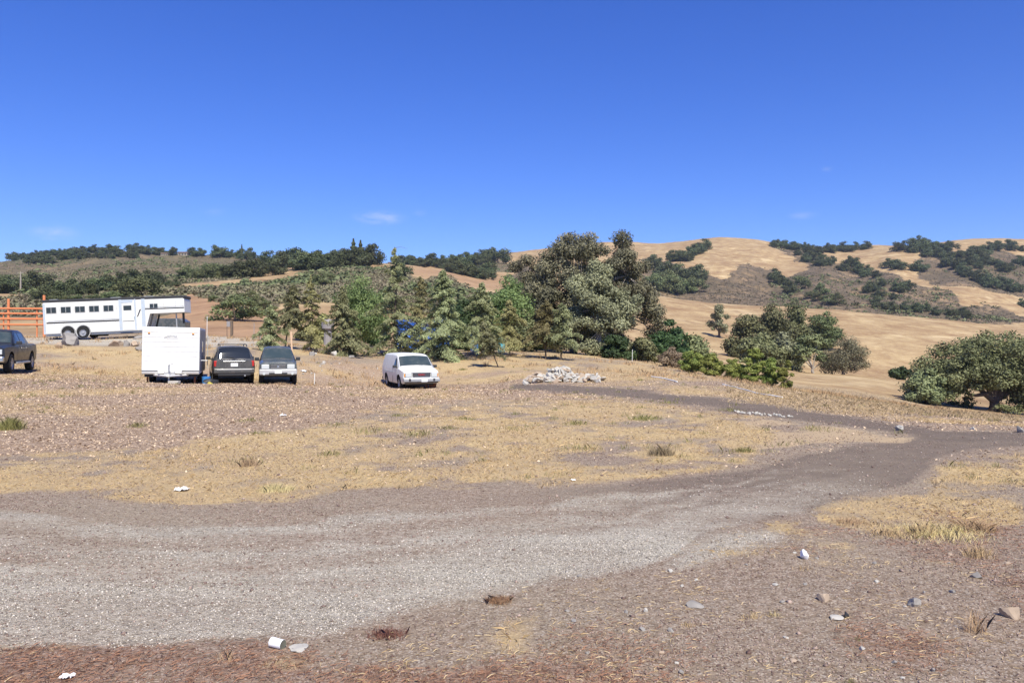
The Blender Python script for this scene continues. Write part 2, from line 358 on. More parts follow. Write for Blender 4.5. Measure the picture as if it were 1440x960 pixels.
M['oak'] = leaf('live_oak_leaves', (.06, .074, .032), (.28, .285, .135), .15)
M['oakfar'] = leaf('hill_oak_leaves', (.036, .048, .022), (.13, .145, .065), .1)
M['oakfar2'] = leaf('hill_oak_leaves_light', (.06, .078, .032), (.19, .205, .09), .12)
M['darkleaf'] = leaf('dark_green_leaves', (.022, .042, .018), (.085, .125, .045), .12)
M['bright'] = leaf('bright_green_leaves', (.10, .145, .033), (.39, .42, .12), .3)
M['drybush'] = leaf('dry_shrub_twigs', (.20, .165, .09), (.48, .40, .25), .15)
M['twiggy'] = leaf('grey_twigs', (.09, .09, .048), (.32, .30, .18), .15)
M['chap'] = leaf('scrub_leaves', (.115, .095, .06), (.31, .26, .165), .1)
M['chapp'] = leaf('purple_scrub_leaves', (.075, .063, .042), (.225, .185, .125), .1)
M['chapg'] = leaf('green_scrub_leaves', (.095, .10, .05), (.29, .275, .145), .1)
M['grass'] = leaf('dry_grass_blades', (.36, .25, .12), (.80, .62, .34), .1, up=1.6)
M['mgrass'] = leaf('meadow_grass_blades', (.28, .20, .11), (.60, .46, .27), .1, up=1.4)
M['ggrass'] = leaf('green_weed_blades', (.15, .14, .05), (.38, .34, .14), .2)
M['redweed'] = leaf('red_weed_stems', (.11, .05, .036), (.34, .16, .11), .05, up=1.2)
M['pebble'] = leaf('gravel_stones', (.20, .18, .145), (.76, .70, .585), 0)
M['chipm'] = leaf('wood_chips', (.25, .165, .10), (.72, .55, .37), 0)
M['clod'] = leaf('soil_clods', (.13, .085, .062), (.50, .40, .31), 0)

# ------------------------------------------------------------------ ground sheet
def blur_poly(px, row, polys, soft):
    """soft mask: average of jittered polygon tests"""
    if not polys: return np.zeros(px.shape)
    if isinstance(polys[0][0], (int, float)): polys = [polys]
    acc = np.zeros(px.shape)
    offs = [(0, 0), (1, 0), (-1, 0), (0, 1), (0, -1), (.6, .6), (-.6, .6), (.6, -.6), (-.6, -.6)]
    for dx, dy in offs:
        mm = np.zeros(px.shape, bool)
        for p in polys: mm |= inpoly(px+dx*soft*2.2, row+dy*soft, p)
        acc += mm
    return acc/len(offs)

def build_ground():
    s = np.concatenate([np.linspace(-1.5, -.76, 70)[:-1], np.linspace(-.76, .76, 1050), np.linspace(.76, 1.5, 70)[1:]])
    Yr = np.concatenate([np.linspace(-40, 2.6, 24)[:-1], np.exp(np.linspace(math.log(2.6), math.log(2900), 860))])
    w = np.sqrt(Yr**2 + 4.0**2)
    X = s[None, :]*w[:, None]; Y = np.repeat(Yr[:, None], len(s), 1)
    Z = terrain(X, Y)
    ny, nx = X.shape
    Yc = np.maximum(Y, 1.0)
    Zs = terrain(X, Y, False)
    px = 720 + F*X/Yc; row = HZ + F*(EYE-Zs)/Yc
    row = np.where(Y < 3.2, 1200, row); px = np.where(Y < 1.0, 720, px)
    near = Y < 75
    jit = fbm(X/1.3, Y/1.3, 3, 77); jx = px + jit*14; jr = row + fbm(X/.9+9, Y/.9, 3, 78)*7
    jr2 = row + fbm(X/14, Y/14, 4, 80)*3.5; jx2 = px + fbm(X/14, Y/14, 4, 81)*12
    z0 = np.zeros_like(X)
    gravel = np.where(near, blur_poly(jx, jr, GRAVEL, 9), 0)
    road = np.where(near, blur_poly(jx, jr, ROAD, 4), 0)
    roads = np.where(near, blur_poly(px+jit*30, row+fbm(X/.6, Y/.6, 4, 79)*18, ROAD, 12), 0)
    up = np.interp(px, [a for a, b in ROAD_UP], [b for a, b in ROAD_UP]); lo = np.interp(px, [a for a, b in ROAD_LO], [b for a, b in ROAD_LO])
    tr_ = np.clip((row+6*fbm(X/2.2, Y/.5, 4, 82)+14*fbm(X/.5, Y/.3, 4, 84)-up)/(lo-up), -.2, 1.2)
    band = np.interp(tr_, [-.1, 0, .10, .17, .24, .30, .38, .46, .54, .9, 1.0, 1.06], [0, .0, .12, .8, .38, .30, .75, .42, .85, 1., .95, 0])
    band = band*(.85+.6*fbm(X/1.2, Y/.5, 4, 83)); band = band*np.clip((1330-px)/420, .12, 1)
    spur = blur_poly(jx, jr, [(930, 800), (990, 752), (1100, 742), (1112, 756), (1040, 775), (960, 800)], 9)*.75
    gravel = np.where(near, np.clip(np.maximum(np.where(px < 1240, np.maximum(band, 0)*np.clip(roads*1.4, 0, 1), band*roads), spur), 0, 1), 0)
    track = np.where(near, blur_poly(px+jit*10, row+fbm(X/.9, Y/.9, 4, 85)*3.5, TRACK, 3), 0)
    cart = np.where(near, blur_poly(jx, row+jit*1.5, CARTRACK, 1.5), 0)
    sand = np.where(near, blur_poly(jx, row+jit*5, SAND, 6), 0)*np.clip(.7+.8*fbm(X/1.0, Y/1.0, 4, 86), .1, 1)
    strip = np.where(Y < 90, blur_poly(px, row+jit*1.0, STRIP, 1.5), 0)
    yg = np.where(near, blur_poly(jx, jr, YGRASS, 8), 0)
    field = np.clip((690-row)/60, 0, 1)*np.clip((row-500)/20, 0, 1)*(Y < 70)
    chips = np.where(near, np.clip(field*(1-yg*.75)*(1-np.clip((px-700)/200, 0, 1)*.5), 0, 1), 0)*(1-road)*(1-track)*(1-sand)
    patch = .5 + .55*fbm(X/2.6, Y/2.6, 4, 31)
    brown = np.clip((row-700)/30, 0, 1)*(1-road)
    grass = np.clip(yg*(.82+.8*fbm(X/1.5, Y/1.5, 5, 41)+.7*fbm(X/.4, Y/.4, 3, 42)), 0, 1)*(1-roads)*(1-track)
    grass = np.maximum(grass, (Y < 75)*(Y > 16)*np.clip(.46+.8*fbm(X/3.3, Y/3.3, 4, 43)+.2*(Y > 37), 0, .9)*(1-road)*(1-track)*(1-cart*.8)*(1-strip))
    grass = np.maximum(grass, brown*np.clip(fbm(X/.6, Y/.6, 5, 44)*1.3-.22+.35*(px > 1150)*(row < 800), 0, .8))
    grass = np.maximum(grass, np.where((px > 1040) & (Y > 19) & (Y < 90) & (track < .3), .48+.5*fbm(X/5, Y/5, 4, 46), 0))
    dark = np.clip(track*1.0 + road*(1-gravel)*np.clip((px-500)/600, .15, .8) + brown*.15, 0, 1)
    gravel = np.clip(gravel + cart*.35 + strip*.9, 0, 1)
    red = np.clip(brown*(.22+.8*fbm(X/.7, Y/.7, 4, 51)) + np.clip((row-905+34*fbm(X/.5, Y/.5, 3, 52))/40, 0, 1)*np.clip((950-px)/200, 0, 1)*(.45+.8*fbm(X/.45, Y/.45, 4, 53)), 0, 1)*(1-gravel)
    red = np.where(near, red, blur_poly(jx2, jr2, [(250,405),(300,420),(340,432),(380,440),(400,490),(225,490)], 4)*(px < 420))
    red = np.maximum(red, np.where(Y > 250, blur_poly(jx2, jr2, [[(575,372),(650,376),(720,392),(700,412),(660,408),(630,390),(585,392)]], 4)*.8, 0))
    # hills
    far = np.clip((Y-62)/30, 0, 1)
    left = 1-np.clip((px-690+40*fbm(X/60, Y/60, 3, 5))/60, 0, 1)
    chapL = left*np.clip((Y-130)/25, 0, 1)*(1-blur_poly(jx2, jr2, GOLDL, 4))
    chapR = (1-left)*blur_poly(jx2, jr2, CHAP, 2.5)*(Y > 420)
    chap = np.clip(chapL+chapR, 0, 1)
    gold = far
    green = np.clip(left*(.5+.8*fbm(X/70, Y/70, 4, 61)), 0, 1)
    one = np.ones_like(X)
    cA = np.stack([gravel, grass*(1-far), chap, one], -1).reshape(-1, 4)
    cB = np.stack([dark*(1-far), gold, chips, one], -1).reshape(-1, 4)
    cC = np.stack([sand, red, green, one], -1).reshape(-1, 4)
    V = np.stack([X, Y, Z], -1).reshape(-1, 3)
    idx = np.arange(ny*nx).reshape(ny, nx)
    Fq = np.stack([idx[:-1, :-1], idx[:-1, 1:], idx[1:, 1:], idx[1:, :-1]], -1).reshape(-1, 4)
    fm = lambda a: a[:-1, :-1].reshape(-1)
    m_hill = fm(Y) > 85
    m_road = (fm(road) > .5) & ~m_hill; m_track = (fm(track) > .5) & ~m_hill & ~m_road
    for name, msk in (('hills', m_hill), ('gravel_road', m_road), ('dirt_track', m_track), ('ground', ~(m_hill | m_road | m_track))):
        Fs = Fq[msk]; u, inv = np.unique(Fs, return_inverse=True)
        o = mesh_np(name, V[u], inv.reshape(-1, 4), M['ground'], None, True,
                    {'coverA': ('POINT', 'FLOAT_COLOR', cA[u]), 'coverB': ('POINT', 'FLOAT_COLOR', cB[u]), 'coverC': ('POINT', 'FLOAT_COLOR', cC[u])})
        tag(o, kind='structure')
    return dict(X=X, Y=Y, gravel=gravel, grass=grass, chips=chips, red=red, road=road, track=track, chap=chap, green=green, brown=brown, px=px, row=row, yg=yg, s=s, Yr=Yr)
GR = build_ground()
def gsample(key, x, y):
    w = np.sqrt(y**2+16.0); s = x/w
    i = np.clip(np.searchsorted(GR['s'], s), 0, len(GR['s'])-1); j = np.clip(np.searchsorted(GR['Yr'], y), 0, len(GR['Yr'])-1)
    return GR[key][j, i]

# ------------------------------------------------------------------ loose stuff on the ground
def scatter_xy(n, y0, y1, umax=.74, power=1.0):
    """points whose density falls with distance"""
    y = y0*(y1/y0)**(rng.random(n)**power); x = (rng.random(n)*2-1)*umax*y
    return x, y
OCT = np.array([(1,0,0),(0,1,0),(-1,0,0),(0,-1,0),(0,0,1),(0,0,-1)], float)
OCF = np.array([(0,1,4),(1,2,4),(2,3,4),(3,0,4),(1,0,5),(2,1,5),(3,2,5),(0,3,5)])
def stones(name, x, y, size, mat_, sink=.2, flat=.6, vmul=None):
    n = len(x); z = terrain(x, y)
    P = OCT[None]*size[:, None, None]*rng.uniform(.6, 1.25, (n, 6, 1))
    P[:, :, 2] *= flat
    a = rng.uniform(0, 6.28, n); ca, sa = np.cos(a)[:, None], np.sin(a)[:, None]
    t = rng.normal(0, .4, n); ct, st = np.cos(t)[:, None], np.sin(t)[:, None]
    Y1 = P[:, :, 1]*ct - P[:, :, 2]*st; Z1 = P[:, :, 1]*st + P[:, :, 2]*ct
    V = np.stack([P[:, :, 0]*ca - Y1*sa + x[:, None], P[:, :, 0]*sa + Y1*ca + y[:, None], Z1 + (z + size*flat*(1-2*sink)*.6)[:, None]], -1)
    Fs = OCF[None] + (np.arange(n)*6)[:, None, None]
    v = np.repeat(rng.random(n) if vmul is None else vmul, 8)
    return mesh_np(name, V.reshape(-1, 3), Fs.reshape(-1, 3), mat_, None, False, {'v': ('FACE', 'FLOAT', v)})
def flakes(name, x, y, size, mat_):
    n = len(x); z = terrain(x, y)
    a = rng.uniform(0, 6.28, n); l = size; w = size*rng.uniform(.2, .6, n)
    d = np.stack([np.cos(a), np.sin(a), rng.normal(0, .35, n)], -1); e = np.stack([-np.sin(a), np.cos(a), rng.normal(0, .45, n)], -1)
    c = np.stack([x, y, z+size*.22], -1)
    V = np.stack([c-d*l[:, None]/2, c+e*w[:, None]/2, c+d*l[:, None]/2, c-e*w[:, None]/2], 1)
    return mesh_np(name, V.reshape(-1, 3), np.arange(4*n).reshape(n, 4), mat_, None, False, {'v': ('FACE', 'FLOAT', rng.random(n))})
def blades(x, y, h, lean, width):
    n = len(x); z = terrain(x, y)-.01
    a = rng.uniform(0, 6.28, n); b = rng.uniform(0, 6.28, n)
    L = h*lean; w = width/2
    p = np.stack([x, y, z], -1); side = np.stack([np.cos(b), np.sin(b), 0*b], -1)*w[:, None]
    mid = p + np.stack([np.cos(a)*L*.35, np.sin(a)*L*.35, h*.6], -1)
    tip = p + np.stack([np.cos(a)*L, np.sin(a)*L, h], -1)
    V = np.stack([p-side, p+side, mid+side*.8, tip, mid-side*.8], 1)
    Fq = np.arange(5)[None] + (np.arange(n)*5)[:, None]
    return V.reshape(-1, 3), Fq
def grassobj(name, parts, mat_, label=None, cat=None, kind=None):
    V = np.concatenate([p[0] for p in parts]); off = 0; Fs = []
    for p in parts: Fs.append(p[1]+off); off += len(p[0])
    Fs = np.concatenate(Fs)
    o = mesh_np(name, V, Fs, mat_, None, False, {'v': ('FACE', 'FLOAT', rng.random(len(Fs)))})
    return tag(o, label, cat, None, kind)
def tufts(cx, cy, n_per, rad, h):
    n = len(cx); k = np.repeat(np.arange(n), n_per)
    x = cx[k] + np.clip(rng.normal(0, 1, len(k)), -2, 2)*rad[k]*.5; y = cy[k] + np.clip(rng.normal(0, 1, len(k)), -2, 2)*rad[k]*.5
    d = np.hypot(x-cx[k], y-cy[k])/(rad[k]+1e-6)
    hh = h[k]*rng.uniform(.4, 1.1, len(k))*np.clip(1.1-.5*d, .2, 1)
    return blades(x, y, hh, rng.uniform(.1, .9, len(k)), .001+.0004*y)

# gravel
x, y = scatter_xy(600000, 3.3, 20, .74, .62); g_ = gsample('gravel', x, y); st = .62+.8*fbm(x/2.6, y/.5, 4, 91)+.45*np.clip(6.6-y, 0, 1)-.12*(y > 7)
k = rng.random(len(x)) < (g_**1.6)*np.clip(st*1.3-.1, .1, 1)*.8; x, y = x[k], y[k]
tag(stones('gravel', x, y, (.0022+.0065*rng.random(len(x))**2.5)*(1+y*.05), M['pebble'], .15, .6, rng.random(len(x))**1.1), 'loose pale grey crushed gravel spread over the road', 'gravel', kind='stuff')
# soil clods and small stones off the gravel
x, y = scatter_xy(190000, 3.3, 40, .78, .8); k = rng.random(len(x)) < (1-gsample('gravel', x, y))*(.25+.55*(fbm(x/1.1, y/1.1, 3, 15) > 0)); x, y = x[k], y[k]
sz = rng.uniform(.0025, .0085, len(x))*(1+y*.05); big = rng.random(len(x)) < .012; sz[big] *= 2.3
tag(stones('soil_clods', x, y, sz, M['clod'], .2, .6), 'small brown clods and stones lying on the bare soil', 'clods', kind='stuff')
# chips
x, y = scatter_xy(160000, 7.5, 40, .76, .6); k = rng.random(len(x)) < gsample('chips', x, y)*.9; x, y = x[k], y[k]
tag(flakes('wood_chips', x, y, rng.uniform(.015, .045, len(x))*(1+y*.025), M['chipm']), 'reddish tan wood chips and leaf litter over the field', 'wood chips', kind='stuff')
# dry grass over the field
x, y = scatter_xy(420000, 3.4, 60, .78, .75); gm = gsample('grass', x, y)
k = rng.random(len(x)) < np.clip(gm*1.6-.5, 0, .85)*(1-.9*gsample('road', x, y)); x, y = x[k], y[k]
hh = rng.uniform(.012, .05, len(x))*(.5+.9*(.5+.5*fbm(x/1.5, y/1.5, 3, 71)))
p1 = blades(x, y, hh, rng.uniform(.5, 3.0, len(x)), .0009+.00035*y)
cx, cy = scatter_xy(900, 3.6, 48, .76, .6); k = (gsample('grass', cx, cy) > .42) & (gsample('road', cx, cy) < .3); cx, cy = cx[k], cy[k]
p2 = tufts(cx, cy, 46, rng.uniform(.08, .35, len(cx)), rng.uniform(.03, .09, len(cx)))
grassobj('dry_grass', [p1, p2], M['grass'], 'short straw coloured dead grass over the field and road edge', 'dry grass', 'stuff')
# grass of the crest at the right
x, y = scatter_xy(60000, 18, 85, .5, 1); x = np.abs(x)+.28*y; x = np.minimum(x, .8*y); k = rng.random(len(x)) < .8*(1-gsample('track', x, y)); x, y = x[k], y[k]
grassobj('meadow_grass', [blades(x, y, rng.uniform(.03, .11, len(x)), rng.uniform(.3, 1.8, len(x)), .001+.0004*y)], M['mgrass'], 'tawny standing grass on the slope beyond the track', 'dry grass', 'stuff')
cx, cy = scatter_xy(1500, 36, 62, .72, 1); k = (fbm(cx/3, cy/3, 3, 49) > -.15) & (gsample('track', cx, cy) < .3); cx, cy = cx[k], cy[k]
M['orangebrush'] = leaf('orange_dry_brush', (.24, .15, .08), (.56, .37, .20), .1, up=1.2)
grassobj('dry_brush', [tufts(cx, cy, 30, rng.uniform(.2, .7, len(cx)), rng.uniform(.08, .32, len(cx)))], M['orangebrush'], 'orange brown dead brush over the bank below the cedars', 'dry brush', 'stuff')
# green weed tufts
cx, cy = scatter_xy(560, 4, 46, .72, .5); k = (gsample('road', cx, cy) < .2) & (fbm(cx/5, cy/5, 2, 19) > -.1) & (cy > 9); cx, cy = cx[k], cy[k]
gw = [(350,592),(365,610),(470,598),(518,608),(630,603),(345,650),(465,640),(720,604),(12,596),(195,600),(810,597),(815,632),(590,612),(560,585),(940,567),(1150,605),(1030,578),(655,590),(900,535),(650,520)]
gx = np.array([spot(a, b).x for a, b in gw]); gy = np.array([spot(a, b).y for a, b in gw])
grassobj('green_weeds', [tufts(cx, cy, 22, rng.uniform(.08, .2, len(cx)), rng.uniform(.05, .14, len(cx))), tufts(gx, gy, 130, rng.uniform(.2, .4, len(gx)), rng.uniform(.07, .14, len(gx)))], M['ggrass'], 'low olive green weeds dotted over the dry field', 'weeds', 'stuff')
# red weeds: sprawling stems low on the soil
def sprawl(n, y0, y1, cond, ln, hgt):
    x, y = scatter_xy(n, y0, y1, .78, .9); k = cond(x, y); x, y = x[k], y[k]; n = len(x); z = terrain(x, y)
    a = rng.uniform(0, 6.28, n); L = rng.uniform(.5, 1, n)*ln; w = .0004+.00018*y
    d = np.stack([np.cos(a)*L, np.sin(a)*L, rng.uniform(-.05, .6, n)*hgt], -1); s = np.stack([-np.sin(a)*w, np.cos(a)*w, w*0+.001], -1)
    p = np.stack([x, y, z+rng.uniform(.0, .6, n)*hgt], -1)
    b = np.stack([np.cos(a+.12)*L*.5, np.sin(a+.12)*L*.5, rng.uniform(.1, .5, n)*hgt], -1)
    V = np.stack([p-s, p+s, p+b+s, p+d, p+b-s], 1); return V.reshape(-1, 3), np.arange(5*n).reshape(n, 5)
rc = lambda x, y: rng.random(len(x)) < np.clip(gsample('red', x, y)*1.2-.3, 0, .8)
grassobj('red_weeds', [sprawl(150000, 3.3, 12, rc, .055, .018)], M['redweed'], 'dead rust red weed stems matted on the soil', 'weeds', 'stuff')
rc2 = lambda x, y: rng.random(len(x)) < np.clip(gsample('brown', x, y)*(.2+1.3*fbm(x/.6, y/.6, 3, 66)), 0, 1)*.5
grassobj('dead_stalks', [sprawl(42000, 3.3, 12, rc2, .06, .015)], M['grass'], 'scattered straw stalks lying on the bare soil', 'straw', 'stuff')

# ------------------------------------------------------------------ foliage
def rhomb(C, N, size, asp, droop=0):
    """leaf cards: centre, normal, size"""
    n = len(C); N = N/np.linalg.norm(N, axis=1)[:, None]
    t = rng.normal(0, 1, (n, 3)); t[:, 2] -= droop; t -= (t*N).sum(1)[:, None]*N; t /= np.linalg.norm(t, axis=1)[:, None]
    b = np.cross(N, t); s = size[:, None]
    V = np.stack([C-t*s, C+b*s*asp-t*s*.1, C+t*s, C-b*s*asp+t*s*.1], 1)
    return V.reshape(-1, 3)
def clump_leaves(cl, per, size, asp=.55, shell=.45, droop=0):
    """cl: array (n,6) centre + radii"""
    n = len(cl); vol = (cl[:, 3]*cl[:, 4]*cl[:, 5])**(.67); cnt = np.maximum(6, (per*n*vol/vol.sum())).astype(int)
    k = np.repeat(np.arange(n), cnt); m = len(k)
    d = rng.normal(0, 1, (m, 3)); d /= np.linalg.norm(d, axis=1)[:, None]
    r = rng.random(m)**shell*(1+rng.normal(0, .10, m))
    C = cl[k, :3] + d*r[:, None]*cl[k, 3:6]
    N = d*.9 + rng.normal(0, .55, (m, 3)); N[:, 2] += .35
    tone = rng.random(n)[k]*.55 + rng.random(m)*.45
    return rhomb(C, N, size*rng.uniform(.6, 1.3, m), asp, droop), tone, m
def crown_clumps(h0, h1, rx, ry, n, rc, seed, taper=.6, lumps=.25, base=.8):
    r = np.random.default_rng(seed); out = []; ph = r.uniform(0, 6.28, 4)
    while len(out) < n:
        t = r.random(); a = r.uniform(0, 6.28)
        prof = (base+(1-base)*math.sin(t/.35*math.pi/2)) if t < .35 else math.sqrt(max(0, 1-((t-.35)/.65)**2))**(1+taper*.8)
        if r.random() > prof*.9+.1: continue
        q = r.random()**.38
        k = 1 + lumps*(math.sin(2*a+ph[0]+t*3)*.5+math.sin(3*a+ph[1]-t*5)*.5)
        c = rc*r.uniform(.6, 1.35); top = 1+.14*math.sin(a*2+ph[2])
        rr = max(.05, prof*q*k)
        out.append((math.cos(a)*max(0, rx*rr-c*.4), math.sin(a)*max(0, ry*rr-c*.4), h0+c*.4+(h1-h0-c*1.1)*t*(top if t > .5 else 1)*.97, c*1.15, c*1.15, c*.8))
    return np.array(out)
def limbs(mb, base, cl, r0, hsplit, seed, nmain=5, lean=(0, 0)):
    r = random.Random(seed)
    b = Vector(base); sp = Vector((lean[0], lean[1], hsplit))
    mb.tube([b-Vector((0, 0, .3)), b+sp*.1, b+sp*.5+Vector((r.uniform(-.1, .1), r.uniform(-.1, .1), 0)), b+sp], [r0*1.5, r0*1.1, r0*.95, r0*.85], 9)
    S = b+sp; idx = list(range(len(cl))); r.shuffle(idx)
    mains = idx[:nmain]; mp = []
    for i in mains:
        c = Vector(cl[i][:3]); mid = S.lerp(c, .5)+Vector((r.uniform(-.1, .1), r.uniform(-.1, .1), .08))*(c-S).length
        mb.tube([S-Vector((0, 0, .1)), mid, c], [r0*.55, r0*.36, r0*.14], 6); mp += [(S.lerp(mid, .7), r0*.36), (mid, r0*.32), (mid.lerp(c, .5), r0*.2)]
    for i in idx[nmain:]:
        c = Vector(cl[i][:3]); q, rr = min(mp, key=lambda a: (a[0]-c).length)
        mid = q.lerp(c, .55)+Vector((r.uniform(-.08, .08), r.uniform(-.08, .08), .05))*(c-q).length
        mb.tube([q, mid, c], [rr*.7, rr*.45, rr*.15], 5)
def leafobj(name, parts, mat_, parent):
    V = np.concatenate([p[0] for p in parts]); t = np.concatenate([p[1] for p in parts]); n = len(t)
    return mesh_np(name, V, np.arange(4*n).reshape(n, 4), mat_, parent, False, {'v': ('FACE', 'FLOAT', t)})
def broadleaf(kind, loc, h, w, d, mat_, label, cat='tree', leaves=12000, lsize=.16, h0=.18, nc=40, rc=.17, seed=1, bark='bark', group=None, trunk=.035, droop=0, shell=.45, hs=.2, nmain=5, lean=(0, 0), taper=.6, lumps=.25, asp=.55):
    root = empty(kind, loc, 0, label, cat, group)
    cl = crown_clumps(h*h0, h, w/2, d/2, nc, rc*min(h, w), seed, taper, lumps)
    mb = MB(); limbs(mb, (0, 0, 0), cl, trunk*h, h*hs, seed, nmain, lean); mb.build('trunk', M[bark], root, True)
    p = clump_leaves(cl, leaves/len(cl), lsize, asp, shell, droop)
    leafobj('crown', [p], M[mat_], root)
    return root
def cedar(loc, h, w, label, seed=1, mat_='cedar', dens=1.0, h0=.06, lean=(0, 0), sparse_top=.0, group=None, asp=.16, bent=.3, trunk_r=.014):
    r = np.random.default_rng(seed); root = empty('cedar_tree', loc, 0, label, 'tree', group)
    mb = MB(); axis = lambda z: Vector((lean[0]*z/h + .05*math.sin(z*1.3+seed), lean[1]*z/h + .05*math.cos(z*1.1+seed), z))
    pts = [axis(z) for z in np.linspace(-.2, h*.97, 12)]; mb.tube(pts, list(np.linspace(trunk_r*h, .015, 12)), 8)
    tip = pts[-1]; mb.tube([tip, tip+Vector((.10*bent, 0, .12)), tip+Vector((.35*bent, 0, .16)), tip+Vector((.65*bent, 0, .05))], [.015, .012, .01, .005], 5)
    segs = []   # start, end, length
    nb = int(h*8.5*dens); C = []; N = []; S = []; T = []
    for i in range(nb):
        t = (i+r.random())/nb; z = h*(h0+(.98-h0)*t)
        if r.random() < sparse_top*t: continue
        env = (1-t)**.85*(.95+.22*math.sin(t*13+seed))+.05
        L = w/2*1.2*env*r.uniform(.55, 1.15); a = i*2.399+r.normal(0, .4)
        b = axis(z); rise = .22+.5*t; drp = .30+.25*r.random()
        P = []
        for q in np.linspace(0, 1, 6):
            P.append(b + Vector((math.cos(a)*L*q, math.sin(a)*L*q, L*(rise*q - drp*q*q*1.3))))
        mb.tube(P, list(np.linspace(.012+.008*L, .004, 6)), 4, 0, False)
        m = int(60+190*L)
        q = r.random(m)**.7; q5 = q*5; i0 = np.clip(q5.astype(int), 0, 4); fr = q5-i0
        PA = np.array(P); c = PA[i0]*(1-fr)[:, None] + PA[i0+1]*fr[:, None]
        perp = np.array([-math.sin(a), math.cos(a), 0]); off = r.normal(0, 1, m)*(.05+.15*L*(1-q*.75)); dn = -np.abs(r.normal(0, .11, m))-np.abs(off)*.5
        c = c + perp[None]*off[:, None]; c[:, 2] += dn+.04
        n_ = r.normal(0, .45, (m, 3)); n_[:, 2] += .8; n_ += np.array([math.cos(a), math.sin(a), 0])*.5
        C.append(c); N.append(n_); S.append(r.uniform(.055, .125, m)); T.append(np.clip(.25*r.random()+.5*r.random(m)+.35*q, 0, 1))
    m = 170; zz = r.uniform(.84, .985, m)*h; rr = .05+.55*(1-zz/h)*.9; aa = r.uniform(0, 6.28, m)
    C.append(np.array([list(axis(z)) for z in zz])+np.stack([np.cos(aa)*rr*r.random(m), np.sin(aa)*rr*r.random(m), 0*aa], -1)); N.append(np.stack([np.cos(aa), np.sin(aa), .4+0*aa], -1)); S.append(r.uniform(.05, .1, m)); T.append(r.random(m))
    C = np.concatenate(C); N = np.concatenate(N); S = np.concatenate(S); T = np.concatenate(T)
    mb.build('trunk', M['bark'], root, True)
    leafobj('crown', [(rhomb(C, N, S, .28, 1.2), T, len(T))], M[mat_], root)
    return root

def size_from(loc, top, wpx): return (HZ-top)/F*loc.y + EYE - loc.z, wpx/F*loc.y

def place_cedar(px, row, top, wpx, label, **k):
    ym = k.pop('Y', None); p = at(px, ym) if ym else spot(px, row, 40); h, w = size_from(p, top, wpx); return cedar(p, h, w, label, **k)
place_cedar(380, 489, 428, 62, 'dense low cedar drooping to the ground behind the grey SUV', seed=3, Y=49, h0=.03, dens=1.5)
place_cedar(402, 485, 398, 44, 'leaning cedar with bare lower trunk behind the dense low one', seed=4, Y=51, h0=.36, dens=1.4, lean=(.5, 0), sparse_top=.3)
place_cedar(438, 490, 385, 56, 'thin yellowish see-through cedar between two denser ones', seed=5, Y=51, mat_='cedar2', dens=.8, h0=.05, sparse_top=.5, bent=1.2)
place_cedar(483, 494, 402, 66, 'shaggy rounded cedar with weeping boughs in front of the green willow', seed=6, Y=50, dens=1.8, h0=.02)
place_cedar(556, 497, 346, 88, 'tallest cedar with a bent bare tip left of the white van roof', seed=8, Y=52, dens=1.05, h0=.04, bent=1.3, sparse_top=.45)
place_cedar(592, 495, 388, 64, 'slim cedar standing before the blue tarpaulin', seed=9, Y=55, dens=1.0, h0=.10, mat_='cedar2')
place_cedar(624, 500, 378, 104, 'broad dense cedar directly behind the white van', seed=10, Y=51, dens=1.55, h0=.02)
place_cedar(678, 494, 396, 74, 'cedar with pale bare lower trunk right of the broad one', seed=12, Y=54, dens=1.2, h0=.22)
place_cedar(716, 497, 420, 62, 'short cedar with reddish dead inner twigs left of the big oaks', seed=14, Y=56, dens=1.0, h0=.3, mat_='cedar2')
place_cedar(700, 512, 452, 42, 'small leaning cedar on the yellow grass mound', seed=15, Y=46, dens=1.0, h0=.3, lean=(-.9, 0))
place_cedar(768, 505, 420, 66, 'pale feathery cedar in front of the big oak trunk', seed=16, Y=54, dens=1.1, h0=.22, mat_='cedar2')
place_cedar(790, 502, 425, 62, 'pale feathery cedar right of its twin before the big oak', seed=17, Y=53, dens=.95, h0=.25)

def place_broad(kind, px, row, top, wpx, mat_, label, Y=None, **k):
    p = at(px, Y) if Y else spot(px, row, k.pop('ymin', 40)); h, w = size_from(p, top, wpx)
    return broadleaf(kind, p, h, w, k.pop('depth', 1.0)*w, mat_, label, **k)
place_broad('willow_tree', 505, 470, 384, 82, 'willow', 'fresh green feathery tree behind the weeping cedar', Y=66, leaves=15000, lsize=.13, nc=36, rc=.2, seed=21, droop=1.5, asp=.3, h0=.12, taper=.85)
place_broad('olive_tree', 715, 480, 388, 84, 'willow', 'yellow-green bushy tree left of the big grey oaks', Y=68, leaves=15000, lsize=.14, nc=36, rc=.2, seed=22, h0=.15, asp=.35)
place_broad('olive_tree', 655, 480, 412, 50, 'darkleaf', 'dark green bushy tree between the broad cedar and the olive tree', Y=70, leaves=8000, lsize=.14, nc=24, rc=.2, seed=23, h0=.1)
